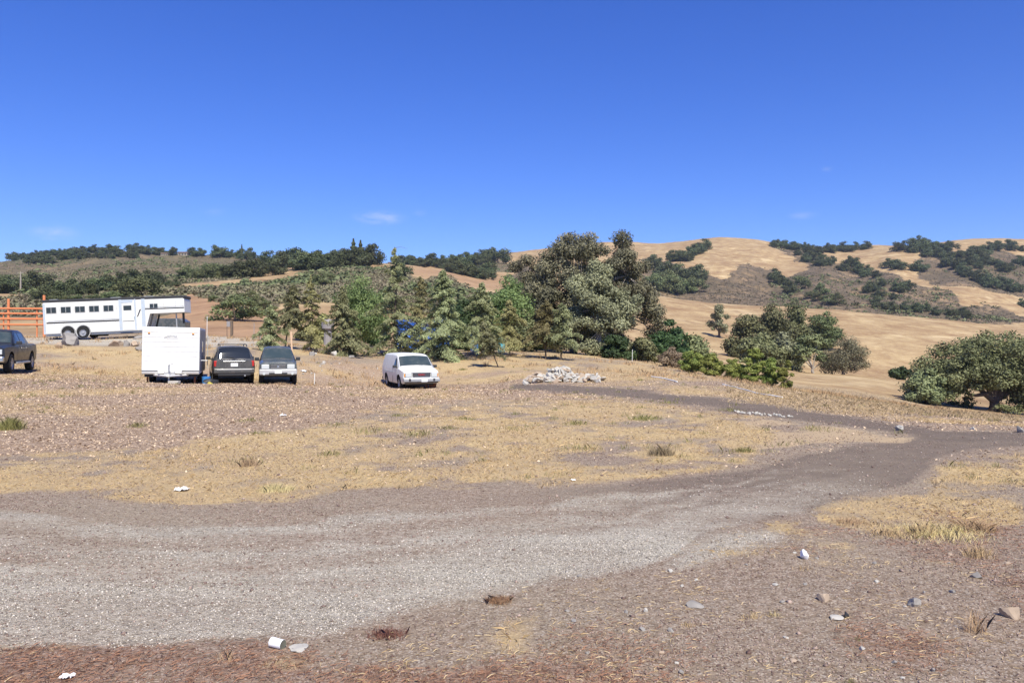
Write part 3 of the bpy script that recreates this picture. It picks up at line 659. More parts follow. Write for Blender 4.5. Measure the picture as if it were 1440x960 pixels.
for i, (px, row, top, w, Y, m_, lab) in enumerate([(528, 488, 436, 40, 72, 'darkleaf', 'dark green bush filling the gap left of the tallest cedar'), (583, 484, 432, 44, 74, 'darkleaf', 'dark bush behind the slim cedar and the tarpaulin'),
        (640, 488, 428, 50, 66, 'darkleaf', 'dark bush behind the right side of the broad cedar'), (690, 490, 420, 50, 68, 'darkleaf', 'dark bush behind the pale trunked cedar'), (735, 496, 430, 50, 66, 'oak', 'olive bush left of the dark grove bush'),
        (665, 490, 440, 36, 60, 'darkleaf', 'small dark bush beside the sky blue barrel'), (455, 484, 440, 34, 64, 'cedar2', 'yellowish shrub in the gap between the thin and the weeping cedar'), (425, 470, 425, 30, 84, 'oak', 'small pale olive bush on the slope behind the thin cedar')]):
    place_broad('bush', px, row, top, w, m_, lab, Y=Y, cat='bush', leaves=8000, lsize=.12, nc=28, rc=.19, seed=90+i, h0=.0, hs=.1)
OK_ = dict(bark='greybark')
place_broad('oak_tree', 806, 500, 316, 132, 'oakgrey', 'tallest grey-green oak of the grove, with ragged pointed top', Y=74, leaves=70000, lsize=.125, nc=130, rc=.10, seed=31, h0=.03, trunk=.03, droop=.8, asp=.45, taper=-.2, nmain=7, lumps=.12, **OK_)
place_broad('oak_tree', 752, 496, 337, 78, 'oakgrey', 'grey-green oak forming the left shoulder of the grove', Y=78, leaves=36000, lsize=.13, nc=70, rc=.12, seed=32, h0=.05, trunk=.025, droop=.8, asp=.45, taper=.2, **OK_)
place_broad('oak_tree', 872, 505, 332, 116, 'oakgrey', 'grey-green oak forming the right side of the grove', Y=72, leaves=52000, lsize=.125, nc=95, rc=.11, seed=33, h0=.02, trunk=.026, droop=.8, asp=.45, taper=.0, nmain=6, **OK_)
place_broad('oak_tree', 842, 503, 362, 100, 'oakgrey', 'lower grey-green oak filling the front middle of the grove', Y=66, leaves=42000, lsize=.12, nc=80, rc=.12, seed=34, h0=.02, trunk=.025, droop=.8, asp=.45, **OK_)
place_broad('bush', 748, 500, 455, 46, 'darkleaf', 'dark bush under the left of the oak grove', Y=68, cat='bush', leaves=7000, lsize=.13, nc=24, rc=.2, seed=36, h0=.05, hs=.1)
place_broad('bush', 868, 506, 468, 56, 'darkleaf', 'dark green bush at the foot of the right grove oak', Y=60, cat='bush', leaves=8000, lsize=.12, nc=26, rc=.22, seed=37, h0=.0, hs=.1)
place_broad('bush', 905, 512, 470, 44, 'oak', 'grey-green bush at the right edge of the grove', Y=60, cat='bush', leaves=7000, lsize=.13, nc=24, rc=.22, seed=38, h0=.0, hs=.1)
place_broad('bay_tree', 940, 515, 449, 58, 'darkleaf', 'dark leafy tree with pointed top right of the grove', Y=66, leaves=13000, lsize=.14, nc=40, rc=.18, seed=41, h0=.03, taper=.9, hs=.15)
place_broad('bay_tree', 976, 520, 472, 56, 'oak', 'low rounded olive green tree sloping down from the dark pointed one', Y=68, leaves=11000, lsize=.14, nc=34, rc=.2, seed=42, h0=.02, hs=.15)
place_broad('dry_shrub', 945, 517, 488, 40, 'drybush', 'straw brown dry shrub before the dark trees', Y=54, cat='shrub', leaves=6000, lsize=.10, nc=20, rc=.22, seed=43, h0=.0, hs=.1, asp=.25)
for i, (px, row, top, w, lab) in enumerate([(972, 522, 488, 36, 'leftmost bright green shrub of the row on the crest'), (1003, 530, 496, 34, 'second bright green shrub of the crest row, next to the leftmost'),
        (1032, 535, 500, 36, 'bright green shrub in the middle of the crest row, lower than its right neighbour'), (1062, 540, 488, 32, 'tallest pointed bright green shrub of the crest row'),
        (1085, 546, 502, 28, 'bright green shrub between the tallest and the rightmost of the crest row'), (1104, 549, 504, 22, 'rightmost narrow bright green shrub of the crest row')]):
    place_broad('green_shrub', px, row, top, w, 'bright', lab, Y=48-i*.8, cat='shrub', leaves=9000, lsize=.075, nc=48, rc=.13, seed=50+i, h0=.0, hs=.1, asp=.35, taper=.8, group='bright green shrubs on the crest')
# mid distance oaks
for i, (px, row, top, w, Y, m_, lab) in enumerate([(1052, 512, 440, 62, 170, 'oak', 'broad live oak at the left of the round oak clump'), (1085, 510, 428, 66, 178, 'oak', 'middle and tallest live oak of the round oak clump'),
        (1118, 500, 430, 56, 190, 'oak', 'live oak right of the middle of the round oak clump'), (1157, 462, 424, 46, 230, 'oakfar2', 'dark round oak standing up the slope at the clump end'),
        (1070, 520, 470, 70, 150, 'oak', 'lower live oak in front of the round oak clump'), (1102, 522, 468, 50, 158, 'oakgrey', 'greyish live oak low in the right front of the oak clump')]):
    place_broad('live_oak', px, row, top, w, m_, lab, Y=Y, leaves=14000, lsize=.30, nc=46, rc=.17, seed=60+i, h0=.0, group='live oaks of the round clump')
place_broad('live_oak', 1011, 466, 427, 30, 'oakgrey', 'lone scrubby oak on the golden slope left of the oak clump', Y=225, leaves=3800, lsize=.28, nc=17, rc=.17, seed=70, h0=.12, lumps=.5)
place_broad('half_dead_oak', 1143, 526, 468, 54, 'oak', 'half bare oak with pale twisted limbs on the meadow edge', Y=149, leaves=5200, lsize=.25, nc=26, rc=.13, seed=72, h0=.22, trunk=.035, bark='greybark', hs=.12, nmain=8, lumps=.4, taper=.2)
place_broad('twiggy_tree', 1186, 527, 468, 72, 'twiggy', 'grey twiggy rounded tree right of the half bare oak', Y=148, leaves=12000, lsize=.22, nc=36, rc=.18, seed=73, h0=.0, asp=.3)
place_broad('bush', 1268, 536, 514, 32, 'darkleaf', 'small dark green bush left of the big spreading oak', Y=152, cat='bush', leaves=3000, lsize=.3, nc=14, rc=.3, seed=74, h0=0, hs=.1)
# big spreading oak on the right
def spreading_oak():
    Y = 84; p = at(1385, Y); root = empty('spreading_oak', p, 0, 'big spreading live oak with low arching limbs at the right edge', 'tree')
    cl = []
    r = np.random.default_rng(5)
    def dome(cx, cy, z0, z1, rx, ry, n, rc):
        for _ in range(n):
            u = r.normal(0, 1, 3); u /= np.linalg.norm(u); u[2] = abs(u[2])**.8; q = r.random()**.35
            c = rc*r.uniform(.7, 1.3); cl.append((cx+u[0]*rx*q, cy+u[1]*ry*q, z0+(z1-z0)*u[2]*q, c*1.2, c*1.2, c*.75))
    s = Y/F
    dome(0.0, 0, 3.0, (HZ-458)*s+EYE-p.z-.6, 5.6, 5.0, 105, .9); dome(-1.5, -1.5, 2.6, 6.2, 4.6, 3.0, 50, .8)
    dome(-5.2, 1, 1.2, 5.8, 2.6, 3.0, 30, .8)
    dome(4.6, 0, 1.6, (HZ-458)*s+EYE-p.z-.6, 4.2, 4.5, 80, .9)
    dome(5.6, -1, .6, 4.5, 3.0, 3, 46, .75); dome(-4.0, -.5, 1.2, 4.0, 1.6, 2.0, 20, .7); dome(-1, 2.5, .2, 1.4, 1.0, 1.5, 6, .6); dome(3.2, -2.0, .1, 1.1, 3.4, 1.2, 16, .6)
    cl = np.array(cl); mb = MB(); up = cl[cl[:, 2] > 2.8]
    mb.tube([(1, 0, -.4), (1.1, 0, .5), (1.0, 0, 1.4)], [.75, .55, .5], 10)
    for tx, ty, tz in [(-3.5, -.5, 3.4), (-1.0, .5, 5.0), (1.5, 0, 5.5), (4, 0, 4.2), (5.5, -.8, 2.6), (-2.6, -1.2, 1.9)]:
        mb.tube([(1, 0, 1.0), (1+(tx-1)*.35, ty*.3, 1.2+tz*.32), (1+(tx-1)*.7, ty*.7, tz*.72+.3), (tx, ty, tz)], [.34, .26, .18, .09], 7)
    S = [Vector(q) for q in [(-3.5, -.5, 3.4), (-1, .5, 5), (1.5, 0, 5.5), (4, 0, 4.2), (5.5, -.8, 2.6), (-2.2, -.4, 2.4), (2.2, 0, 3)]]
    for c in cl[::2]:
        c = Vector(c[:3]); q = min(S, key=lambda a: (a-c).length); mb.tube([q, q.lerp(c, .5)+Vector((0, 0, .2)), c], [.09, .06, .02], 5)
    mb.build('trunk', M['bark'], root, True)
    leafobj('crown', [clump_leaves(cl, 56000/len(cl), .16, .5, .45)], M['oak'], root)
spreading_oak()
place_broad('live_oak', 1303, 575, 517, 56, 'oak', 'low rounded oak joined to the left of the big spreading oak', Y=82, leaves=13000, lsize=.18, nc=34, rc=.2, seed=76, h0=0, hs=.1)

# ------------------------------------------------------------------ hill trees (small in the picture): one mesh each
def hill_proto(seed, w, mat_, n=1500, ls=.55, tap=.5):
    cl = crown_clumps(.2, 10, w/2, w/2, 26, 1.9, seed, tap, .3)
    V, t, m = clump_leaves(cl, n*2.2/26, ls*.7, .6, .4)
    o = mesh_np('oak_tree', V, np.arange(4*m).reshape(m, 4), [M[mat_], M['bark']], None, False, {'v': ('FACE', 'FLOAT', t)})
    mb = MB(); limbs(mb, (0, 0, 0), cl[:6], .35, 2.2, seed, 3); t2 = mb.build('t', M['bark'])
    import bmesh
    b = bmesh.new(); b.from_mesh(o.data); k = len(b.faces); b.from_mesh(t2.data); b.faces.ensure_lookup_table()
    for f in b.faces[k:]: f.material_index = 1
    b.to_mesh(o.data); b.free(); me = o.data
    bpy.data.objects.remove(o); bpy.data.objects.remove(t2)
    return me
HP = [hill_proto(101, 13, 'oakfar', 1700), hill_proto(102, 15, 'oakfar', 1700), hill_proto(103, 12, 'oakfar', 1500), hill_proto(104, 16, 'oakfar2', 1700), hill_proto(105, 13, 'oakfar2', 1500)]
cntr = [0]
def hill_tree(px, row, hpx, label, group=None, Y=None, light=0, ymin=150, wide=1.0, name='oak_tree', cat='tree'):
    if Y is None: p = spot(px, row, ymin)
    else: p = at(px, Y)
    r = random.Random(int(px*13+row*7)); h = hpx/F*p.y
    me = r.choice(HP[3:] if light else HP[:3])
    o = bpy.data.objects.new(name, me); col.objects.link(o); o.location = (p.x, p.y, p.z-.06*h)
    s = h/10*1.22; o.scale = (s*wide*r.uniform(.9, 1.2), s*wide*r.uniform(.9, 1.2), s*r.uniform(.9, 1.1)); o.rotation_euler = (0, 0, r.uniform(0, 6.28))
    tag(o, label, cat, group); cntr[0] += 1
    return o
def along(pts, n, size, label, group, jitter=(3, 3), **k):
    r = random.Random(n*31+int(pts[0][0])); L = [0]
    for a, b in zip(pts, pts[1:]): L.append(L[-1]+math.hypot(b[0]-a[0], b[1]-a[1]))
    for i in range(n):
        t = (i+r.random()*.8)/n*L[-1]; j = max(q for q in range(len(L)-1) if L[q] <= t); f = (t-L[j])/(L[j+1]-L[j])
        px = pts[j][0]*(1-f)+pts[j+1][0]*f+r.uniform(-1, 1)*jitter[0]; row = pts[j][1]*(1-f)+pts[j+1][1]*f+r.uniform(-1, 1)*jitter[1]
        hill_tree(px, row, size*r.uniform(.75, 1.25), label, group, **k)
along([(15, 366), (60, 361), (120, 356), (180, 355), (235, 358)], 34, 9, 'small dark oak in the wood along the far left skyline', 'oaks along the left skyline', (4, 2), wide=1.1, ymin=600)
along([(40, 371), (110, 364), (190, 361)], 20, 9, 'small dark oak below the crest of the far left hill', 'oaks below the left skyline', (6, 3), wide=1.1, ymin=500)
for px, row, hh, lab in [(222, 359, 11, 'round dark tree left of the hilltop houses'), (244, 359, 12, 'dark tree between the two hilltop houses'), (271, 360, 12, 'dark tree right of the hilltop houses'), (283, 360, 13, 'taller dark tree right of the hilltop houses'),
                     (308, 362, 16, 'round tree alone on the left skyline'), (322, 362, 12, 'small pale tree beside the round skyline tree'), (338, 364, 15, 'tree under the pointed skyline conifer'), (352, 366, 16, 'spreading tree right of the pointed skyline conifer')]:
    hill_tree(px, row, hh, lab, ymin=600, Y=None)
for px, row, hh, lab in [(333, 392, 24, 'big oak left of the pale track on the hill'), (350, 390, 27, 'biggest oak above the pale track on the left hill'), (366, 386, 22, 'oak at the right end of the pale hill track'),
                     (388, 387, 17, 'oak on the golden patch of the left hill'), (378, 376, 22, 'oak left of the golden patch under the ridge')]:
    hill_tree(px, row, hh, lab, ymin=300, wide=1.15)
along([(395, 374), (430, 378), (465, 376), (500, 374), (524, 372)], 17, 24, 'dark oak of the dense row on the middle left ridge', 'oaks on the middle left ridge', (3, 2), ymin=380, wide=1.0)
along([(425, 384), (440, 383), (455, 381)], 4, 17, 'low oak in front of the ridge row above the scrub', 'low oaks before the ridge row', (3, 1), ymin=380)
along([(556, 374), (585, 374), (625, 376), (660, 372), (690, 369)], 20, 14, 'dark oak of the wood on the centre skyline', 'oaks on the centre skyline', (3, 2), ymin=560)
along([(630, 382), (655, 388), (672, 396), (690, 384)], 12, 16, 'dark oak in the hollow below the centre skyline', 'oaks in the centre hollow', (8, 4), ymin=500)
hill_tree(700, 370, 22, 'large round oak closing the centre skyline wood', ymin=600)
hill_tree(564, 398, 20, 'single oak on the slope under the centre skyline', ymin=300)
for px, row, hh, wd, lab in [(6, 412, 24, 1.3, 'wide oak at the left edge left of the utility pole'), (20, 410, 22, 1.1, 'oak just left of the utility pole'), (46, 405, 22, 1.5, 'broad dark oak just right of the utility pole')]:
    hill_tree(px, row, hh, lab, ymin=200, wide=wd)
along([(55, 424), (90, 420), (130, 412), (170, 408), (200, 402), (225, 400)], 15, 20, 'dark scrub oak behind the horse trailer roof', 'scrub oaks behind the horse trailer', (5, 3), ymin=180, light=0, wide=1.05)
hill_tree(200, 419, 27, 'bright green rounded oak behind the horse trailer', ymin=170, light=1, wide=1.5)
along([(70, 428), (110, 430), (150, 424), (180, 420)], 6, 15, 'olive green bush low behind the horse trailer', 'olive bushes behind the horse trailer', (5, 2), ymin=150, light=1, wide=1.4, name='bush', cat='bush')
for px, row, hh, lab in [(236, 404, 10, 'small dark bush below the pale hill track'), (248, 403, 10, 'second small dark bush below the pale hill track')]: hill_tree(px, row, hh, lab, ymin=200, name='bush', cat='bush')
along([(258, 396), (280, 390), (305, 392), (325, 388)], 8, 14, 'green shrub above the pale hill track', 'green shrubs above the hill track', (5, 4), ymin=360, light=1, wide=1.4, name='bush', cat='bush')
hill_tree(330, 451, 34, 'dense grey-green juniper bush on the brown bank', ymin=80, light=1, wide=1.1, name='bush', cat='bush')
for px, row, hh, lab in [(352, 434, 20, 'upper grey-green bush right of the juniper bush'), (372, 438, 15, 'grey-green bush between the juniper bush and the cedars'), (455, 402, 16, 'small green tree on the scrub slope'), (300, 424, 9, 'low bush on the upper edge of the brown bank'), (540, 440, 34, 'grey-green bush behind the tallest cedar')]:
    hill_tree(px, row, hh, lab, ymin=90, light=1, wide=1.1, name='bush', cat='bush')
# right hills
along([(938, 366), (950, 369), (962, 368), (974, 362), (990, 352)], 12, 13, 'dark oak of the patch high on the golden hill', 'oaks high on the golden hill', (3, 3), ymin=600)
along([(915, 376), (924, 378)], 3, 14, 'dark oak at the left edge of the golden hill', 'oaks at the left of the golden hill', (3, 2), ymin=500)
along([(915, 412), (935, 408), (955, 414), (975, 410)], 9, 19, 'oak at the foot of the golden hill beside the big grove', 'oaks at the golden hill foot', (6, 3), ymin=480, light=1)
along([(930, 395), (955, 390), (970, 398), (988, 392)], 9, 18, 'dark oak on the purple scrub right of the big grove', 'oaks on the purple scrub', (6, 4), ymin=480)
along([(1086, 392), (1097, 398), (1110, 408), (1112, 415)], 7, 13, 'dark oak on the edge of the purple scrub triangle', 'oaks by the scrub triangle', (3, 3), ymin=500)
along([(1083, 345), (1100, 348), (1115, 350), (1130, 352), (1150, 356), (1170, 354), (1190, 354), (1222, 350)], 20, 10, 'dark oak on the skyline right of the golden hill', 'oaks on the right skyline', (3, 2), ymin=700)
along([(1125, 362), (1150, 368), (1170, 374), (1195, 378), (1215, 386), (1235, 398), (1230, 415), (1228, 430)], 26, 11, 'oak in the wooded gully right of the golden hill', 'oaks of the wooded gully', (8, 6), ymin=500)
along([(1120, 400), (1135, 412), (1150, 420), (1180, 430)], 7, 12, 'shrubby oak on the scrub slope above the round clump', 'oaks above the round clump', (6, 5), ymin=450, light=1)
for px, row, lab in [(1252, 376, 'left of three round oaks on the pale upper pasture'), (1268, 379, 'middle of three round oaks on the pale upper pasture'), (1293, 382, 'right of three round oaks on the pale upper pasture')]: hill_tree(px, row, 13, lab, ymin=600, wide=1.2)
along([(1270, 352), (1290, 356), (1310, 360), (1330, 368), (1350, 380), (1375, 398), (1400, 404), (1440, 412)], 26, 13, 'dark oak in the wood running down the far right hill', 'oaks down the far right hill', (6, 4), ymin=600)
along([(1285, 350), (1320, 352), (1345, 360), (1370, 362), (1400, 352), (1438, 350)], 20, 12, 'dark oak along the top of the far right hill', 'oaks topping the far right hill', (6, 4), ymin=700)
along([(1360, 375), (1390, 378), (1420, 380), (1445, 372)], 12, 12, 'oak on the middle of the far right hill', 'oaks on the mid right hill', (6, 6), ymin=600)
along([(1255, 402), (1280, 410), (1240, 432), (1300, 440), (1330, 448), (1370, 446)], 13, 12, 'scrubby dark oak above the near golden slope', 'scrub oaks above the near slope', (8, 5), ymin=440)
hill_tree(1440, 432, 13, 'lone dark oak at the right edge above the near slope', ymin=440)

def conifer(px, row, hpx, label, ymin, wr=.35):
    p = spot(px, row, ymin); h = hpx/F*p.y; mb = MB(); C = []; N = []
    n = 3600; t = rng.random(n)**.8; a = rng.uniform(0, 6.28, n); rr = h*wr/2*(1-t)**.8*(.75+.25*np.sin(t*40))*rng.uniform(.6, 1, n)
    C = np.stack([np.cos(a)*rr, np.sin(a)*rr, h*(.06+.94*t)], -1); N = np.stack([np.cos(a), np.sin(a), .6+0*a], -1)+rng.normal(0, .4, (n, 3))
    root = empty('conifer', p, 0, label, 'tree')
    mb.tube([(0, 0, -.5), (0, 0, h*.9)], [h*.025, .05], 6); mb.build('trunk', M['bark'], root)
    leafobj('crown', [(rhomb(C, N, rng.uniform(.25, .5, n)*h/13, .5, .5), rng.random(n), n)], M['oakfar'], root)
conifer(497, 374, 38, 'left of the twin dark conifers on the ridge', 440, .62); conifer(507, 374, 36, 'right of the twin dark conifers on the ridge', 440, .6); conifer(340, 366, 22, 'small pointed conifer on the left skyline', 600)

# chaparral
def scrub(name, n, y0, y1, umin, umax, cond, h0, h1, mat_, label, per=9):
    y = y0*(y1/y0)**rng.random(n); x = (umin+(umax-umin)*rng.random(n))*y; k = cond(x, y); x, y = x[k], y[k]; n = len(x); z = terrain(x, y)
    r = rng.uniform(h0, h1, n); k = np.repeat(np.arange(n), per); m = len(k)
    d = rng.normal(0, 1, (m, 3)); d[:, 2] = np.abs(d[:, 2]); d /= np.linalg.norm(d, axis=1)[:, None]
    C = np.stack([x[k], y[k], z[k]], -1) + d*r[k][:, None]*np.array([1.1, 1.1, .8]); N = d+rng.normal(0, .5, (m, 3)); N[:, 2] += .3
    V = rhomb(C, N, r[k]*rng.uniform(.25, .6, m), .6)
    t = np.clip(rng.random(n)[k]*.7+rng.random(m)*.3, 0, 1)
    o = mesh_np(name, V, np.arange(4*m).reshape(m, 4), M[mat_], None, False, {'v': ('FACE', 'FLOAT', t)})
    tag(o, label, 'scrub', None, 'stuff')
cc = lambda x, y: gsample('chap', x, y) > .5
scrub('brown_scrub', 40000, 150, 1150, -.75, -.0, lambda x, y: cc(x, y) & (rng.random(len(x)) > gsample('green', x, y)*.8), .35, 1.1, 'chap', 'brown and grey chaparral covering the left hills')
scrub('green_scrub', 22000, 150, 1100, -.75, -.0, lambda x, y: cc(x, y) & (rng.random(len(x)) < gsample('green', x, y)*.9), .45, 1.4, 'chapg', 'olive green chaparral mixed through the left hills')
scrub('purple_scrub', 22000, 430, 1200, .1, .78, cc, .5, 1.4, 'chapp', 'purple brown scrub on the right hillsides')
scrub('gully_scrub', 7000, 430, 1200, .1, .78, lambda x, y: cc(x, y) & (fbm(x/70, y/90, 4, 97) > .08) & (gsample('px', x, y) > 1085), 1.1, 2.8, 'oakfar2', 'olive green taller scrub in the folds of the right hillsides', 14)
scrub('hill_scrub', 6000, 180, 1100, -.75, 0, lambda x, y: cc(x, y) & (fbm(x/40, y/60, 4, 98) > .1), .9, 2.2, 'oakfar2', 'olive green taller scrub in dark drifts over the left hillside', 14)
SKY_SAT, SKY_HUE, SKY_TINT, SKY_STR, SUN_STR, EXPO, HAZE = 1.30, .514, (.78, .93, 1.40), .090, 5.0, .42, .00009
# ------------------------------------------------------------------ vehicles
M['white'] = paint('white_paint', (.70, .70, .68), .35, .5, (.5, .46, .4), .25)
M['trailerwhite'] = paint('trailer_white_metal', (.70, .70, .68), .45, .4, (.50, .45, .38), .38, scale=1.2)
M['lightgrey'] = paint('light_blue_grey_trim', (.42, .48, .55), .45, .4)
M['glass'] = mat('dark_window_glass', .06, .6, (.018, .022, .026))[0]
M['wsglass'] = paint('dusty_windscreen', (.04, .058, .062), .12, .6, (.16, .165, .15), .35, scale=2)
M['rubber'] = simple('rubber_black', (.022, .022, .023), .85, .2)
M['blackplastic'] = simple('black_plastic', (.03, .03, .033), .55, .4)
M['chrome'] = mat('bright_metal', .25, .5, (.62, .62, .62), 1)[0]
M['alloy'] = simple('alloy_rim', (.42, .42, .43), .4, .5, .6)
M['darkpaint'] = paint('dark_grey_paint', (.065, .066, .068), .22, .5, (.2, .17, .14), .35, coat=.5)
M['blackpaint'] = paint('dark_green_black_paint', (.022, .026, .034), .3, .4, (.12, .11, .09), .3, coat=.1)
M['bluegrey'] = paint('blue_grey_paint', (.075, .088, .092), .25, .5, (.24, .21, .18), .4, coat=.4)
M['silver'] = paint('silver_grey_plastic', (.42, .42, .42), .4, .5, (.25, .22, .2), .3)
M['redlens'] = mat('red_lamp_lens', .15, .6, (.42, .02, .018))[0]
M['clearlens'] = mat('clear_lamp_lens', .1, .6, (.52, .55, .55))[0]
M['amber'] = mat('amber_lens', .2, .5, (.7, .28, .03))[0]
M['plate'] = simple('white_number_plate', (.72, .72, .74), .4, .4, var=.08)
M['rust'] = simple('rusty_iron', (.28, .11, .05), .9, .2, var=.5, scale=14)
M['red'] = mat('red_enamel', .4, .5, (.30, .03, .035))[0]
M['galv'] = simple('galvanised_steel', (.38, .39, .4), .45, .5, .4)

def interp_ring(S, y):
    ys = [s[0] for s in S]; i = max(0, min(len(S)-2, int(np.searchsorted(ys, y))-1)); f = (y-ys[i])/(ys[i+1]-ys[i])
    return [Vector((a[0]*(1-f)+b[0]*f, y, a[1]*(1-f)+b[1]*f)) for a, b in zip(S[i][1], S[i+1][1])]
def ring(y, zb, zbelt, zr, wb, wm, wbelt, wr, crown=.03, rr=.07):
    return (y, [(0, zb), (wb*.95, zb), (wb, zb+.07), (wm, zb+(zbelt-zb)*.55), (wbelt, zbelt), (wr, zr-rr*.7), (wr-rr, zr), (wr*.5, zr+crown*.7), (0, zr+crown)])
class Car:
    def __init__(s, name, S, paintm, loc, heading, label, cat, tilt=0):
        s.S = S; s.root = empty(name, loc, math.atan2(heading[0], -heading[1]), label, cat); s.paintm = paintm
    def body(s, arches, r, archm='rubber', depth=.35, half=None):
        V = []; Fs = []; n = 16
        for (y, h) in s.S:
            V += [(a, y, b) for a, b in h] + [(-a, y, b) for a, b in h[-2:0:-1]]
        for i in range(len(s.S)-1):
            for k in range(n): Fs.append((i*n+k, i*n+(k+1) % n, (i+1)*n+(k+1) % n, (i+1)*n+k))
        Fs.append(tuple(range(n))); Fs.append(tuple((len(s.S)-1)*n+k for k in range(n))[::-1])
        mb = MB().add(V, Fs); o = mb.build('body', [s.paintm, M[archm]], s.root, True, angle=28)
        W = max(a for _, h in s.S for a, b in h)
        # separate booleans, one cutter per shape, for robustness
        base = o.data
        for kf in range(len(arches)*2):
            ya, za = arches[kf//2]; sd = (-1, 1)[kf % 2]; x0, x1 = sd*(W-depth), sd*(W+.2)
            pr = [(ya+r*math.cos(t), za+r*math.sin(t)) for t in np.linspace(0, math.pi, 16)]+[(ya-r, za-r*1.6), (ya+r, za-r*1.6)]
            nn = len(pr); VV = [(x0, p[0], p[1]) for p in pr]+[(x1, p[0], p[1]) for p in pr]
            FF = [tuple(range(nn)), tuple(range(2*nn-1, nn-1, -1))]+[(i, i+nn, (i+1) % nn+nn, (i+1) % nn) for i in range(nn)]
            cu = MB().add(VV, FF, 1).build('cut', [s.paintm, M[archm]], s.root)
            bm_ = o.modifiers.new('b', 'BOOLEAN'); bm_.operation = 'DIFFERENCE'; bm_.solver = 'EXACT'; bm_.object = cu
            bpy.context.view_layer.update()
            dg = bpy.context.evaluated_depsgraph_get(); oo = o.evaluated_get(dg); me = bpy.data.meshes.new_from_object(oo)
            o.modifiers.clear(); o.data = me; bpy.data.objects.remove(cu)
        o.data.name = 'body'
        try: o.data.set_sharp_from_angle(angle=R(28))
        except Exception: pass
        s.b = o; return o
    def pt(s, y, q, sd=1):
        r = interp_ring(s.S, y); q = max(0, min(7.999, q)); i = int(q); f = q-i; p = r[i].lerp(r[i+1], f); return Vector((p.x*sd, p.y, p.z))
    def patch(s, name, fn, mat_, nu=8, nv=5, off=.008, parent=None, ref=None, thick=0):
        P = [[fn(u/nu, v/nv) for u in range(nu+1)] for v in range(nv+1)]; V = []
        for v in range(nv+1):
            for u in range(nu+1):
                a = P[v][min(u+1, nu)]-P[v][max(u-1, 0)]; b = P[min(v+1, nv)][u]-P[max(v-1, 0)][u]; n = a.cross(b)
                n = n.normalized() if n.length > 0 else Vector((0, 0, 1))
                c = P[v][u]-Vector((0, ref if ref is not None else P[v][u].y, .9))
                if n.dot(c) < 0: n = -n
                V.append(P[v][u]+n*off)
        Fs = [(v*(nu+1)+u, v*(nu+1)+u+1, (v+1)*(nu+1)+u+1, (v+1)*(nu+1)+u) for v in range(nv) for u in range(nu)]
        return MB().add(V, Fs).build(name, mat_, parent or s.root, True)
    def side_window(s, yb0, yb1, yt0, yt1, q0=4.12, q1=4.9, m='glass', name='side_window', sides=(-1, 1)):
        for sd in sides:
            s.patch(name, lambda u, v: s.pt((yb0*(1-u)+yb1*u)*(1-v)+(yt0*(1-u)+yt1*u)*v, q0+(q1-q0)*v, sd), M[m], ref=None)
    def screen(s, ya, yb, q0=5.3, m='wsglass', name='windscreen', inset=.05):
        def f(u, v):
            y = ya*(1-v)+yb*v; sd = -1 if u < .5 else 1; t = abs(u-.5)*2
            return s.pt(y, 8-(8-q0)*t, sd)
        s.patch(name, f, M[m], 12, 6, .01, ref=(ya+yb)/2+(.8 if ya < yb else -.8))
    def wheel(s, x, y, r=.36, w=.23, rim='alloy', rr=.62, spokes=5):
        sd = 1 if x > 0 else -1; c = MB()
        pf = [(-w/2, rr*r), (-w/2, r*.9), (-w/2+.03, r*.985), (0, r), (w/2-.03, r*.985), (w/2, r*.9), (w/2, rr*r), (0, rr*r*.98)]
        c.lathe(pf, 28); t = c.build('wheel', M['rubber'], s.root, True, loc=(x, y, r))
        k = MB(); xo = sd*w/2*.8
        k.lathe([(xo, 0.001), (xo, r*.16), (xo-sd*.03, r*.2), (xo-sd*.03, rr*r*.8), (xo+sd*.015, rr*r*.93), (xo+sd*.02, rr*r*1.0), (xo-sd*.1, rr*r)], 24)
        for i in range(spokes):
            a = 2*math.pi*i/spokes; k.box((xo-sd*.005, math.cos(a)*rr*r*.5, math.sin(a)*rr*r*.5), (.03, rr*r*.85, .06), 0, Matrix.Rotation(a, 3, 'X'))
        o = k.build('rim', M[rim], t, True)
        k2 = MB(); k2.tube([(0, 0, 0), (-sd*.5, 0, 0)], .045, 8); k2.build('axle', M['blackplastic'], t)
    def boxpart(s, name, c, d, m, bevel=.01, parent=None, rot=None): return MB().box(c, d, 0, rot).build(name, M[m], parent or s.root, bevel=bevel)

def mirror(car, y, z, W, m='blackplastic'):
    for sd in (-1, 1):
        mb = MB(); mb.box((sd*(W+.13), y, z+.03), (.2, .09, .15)); mb.box((sd*(W+.02), y, z-.02), (.1, .05, .05)); o = mb.build('door_mirror', M[m], car.root, bevel=.02)
        MB().box((sd*(W+.13), y+.047, z+.03), (.17, .004, .12)).build('mirror_glass', M['glass'], o)

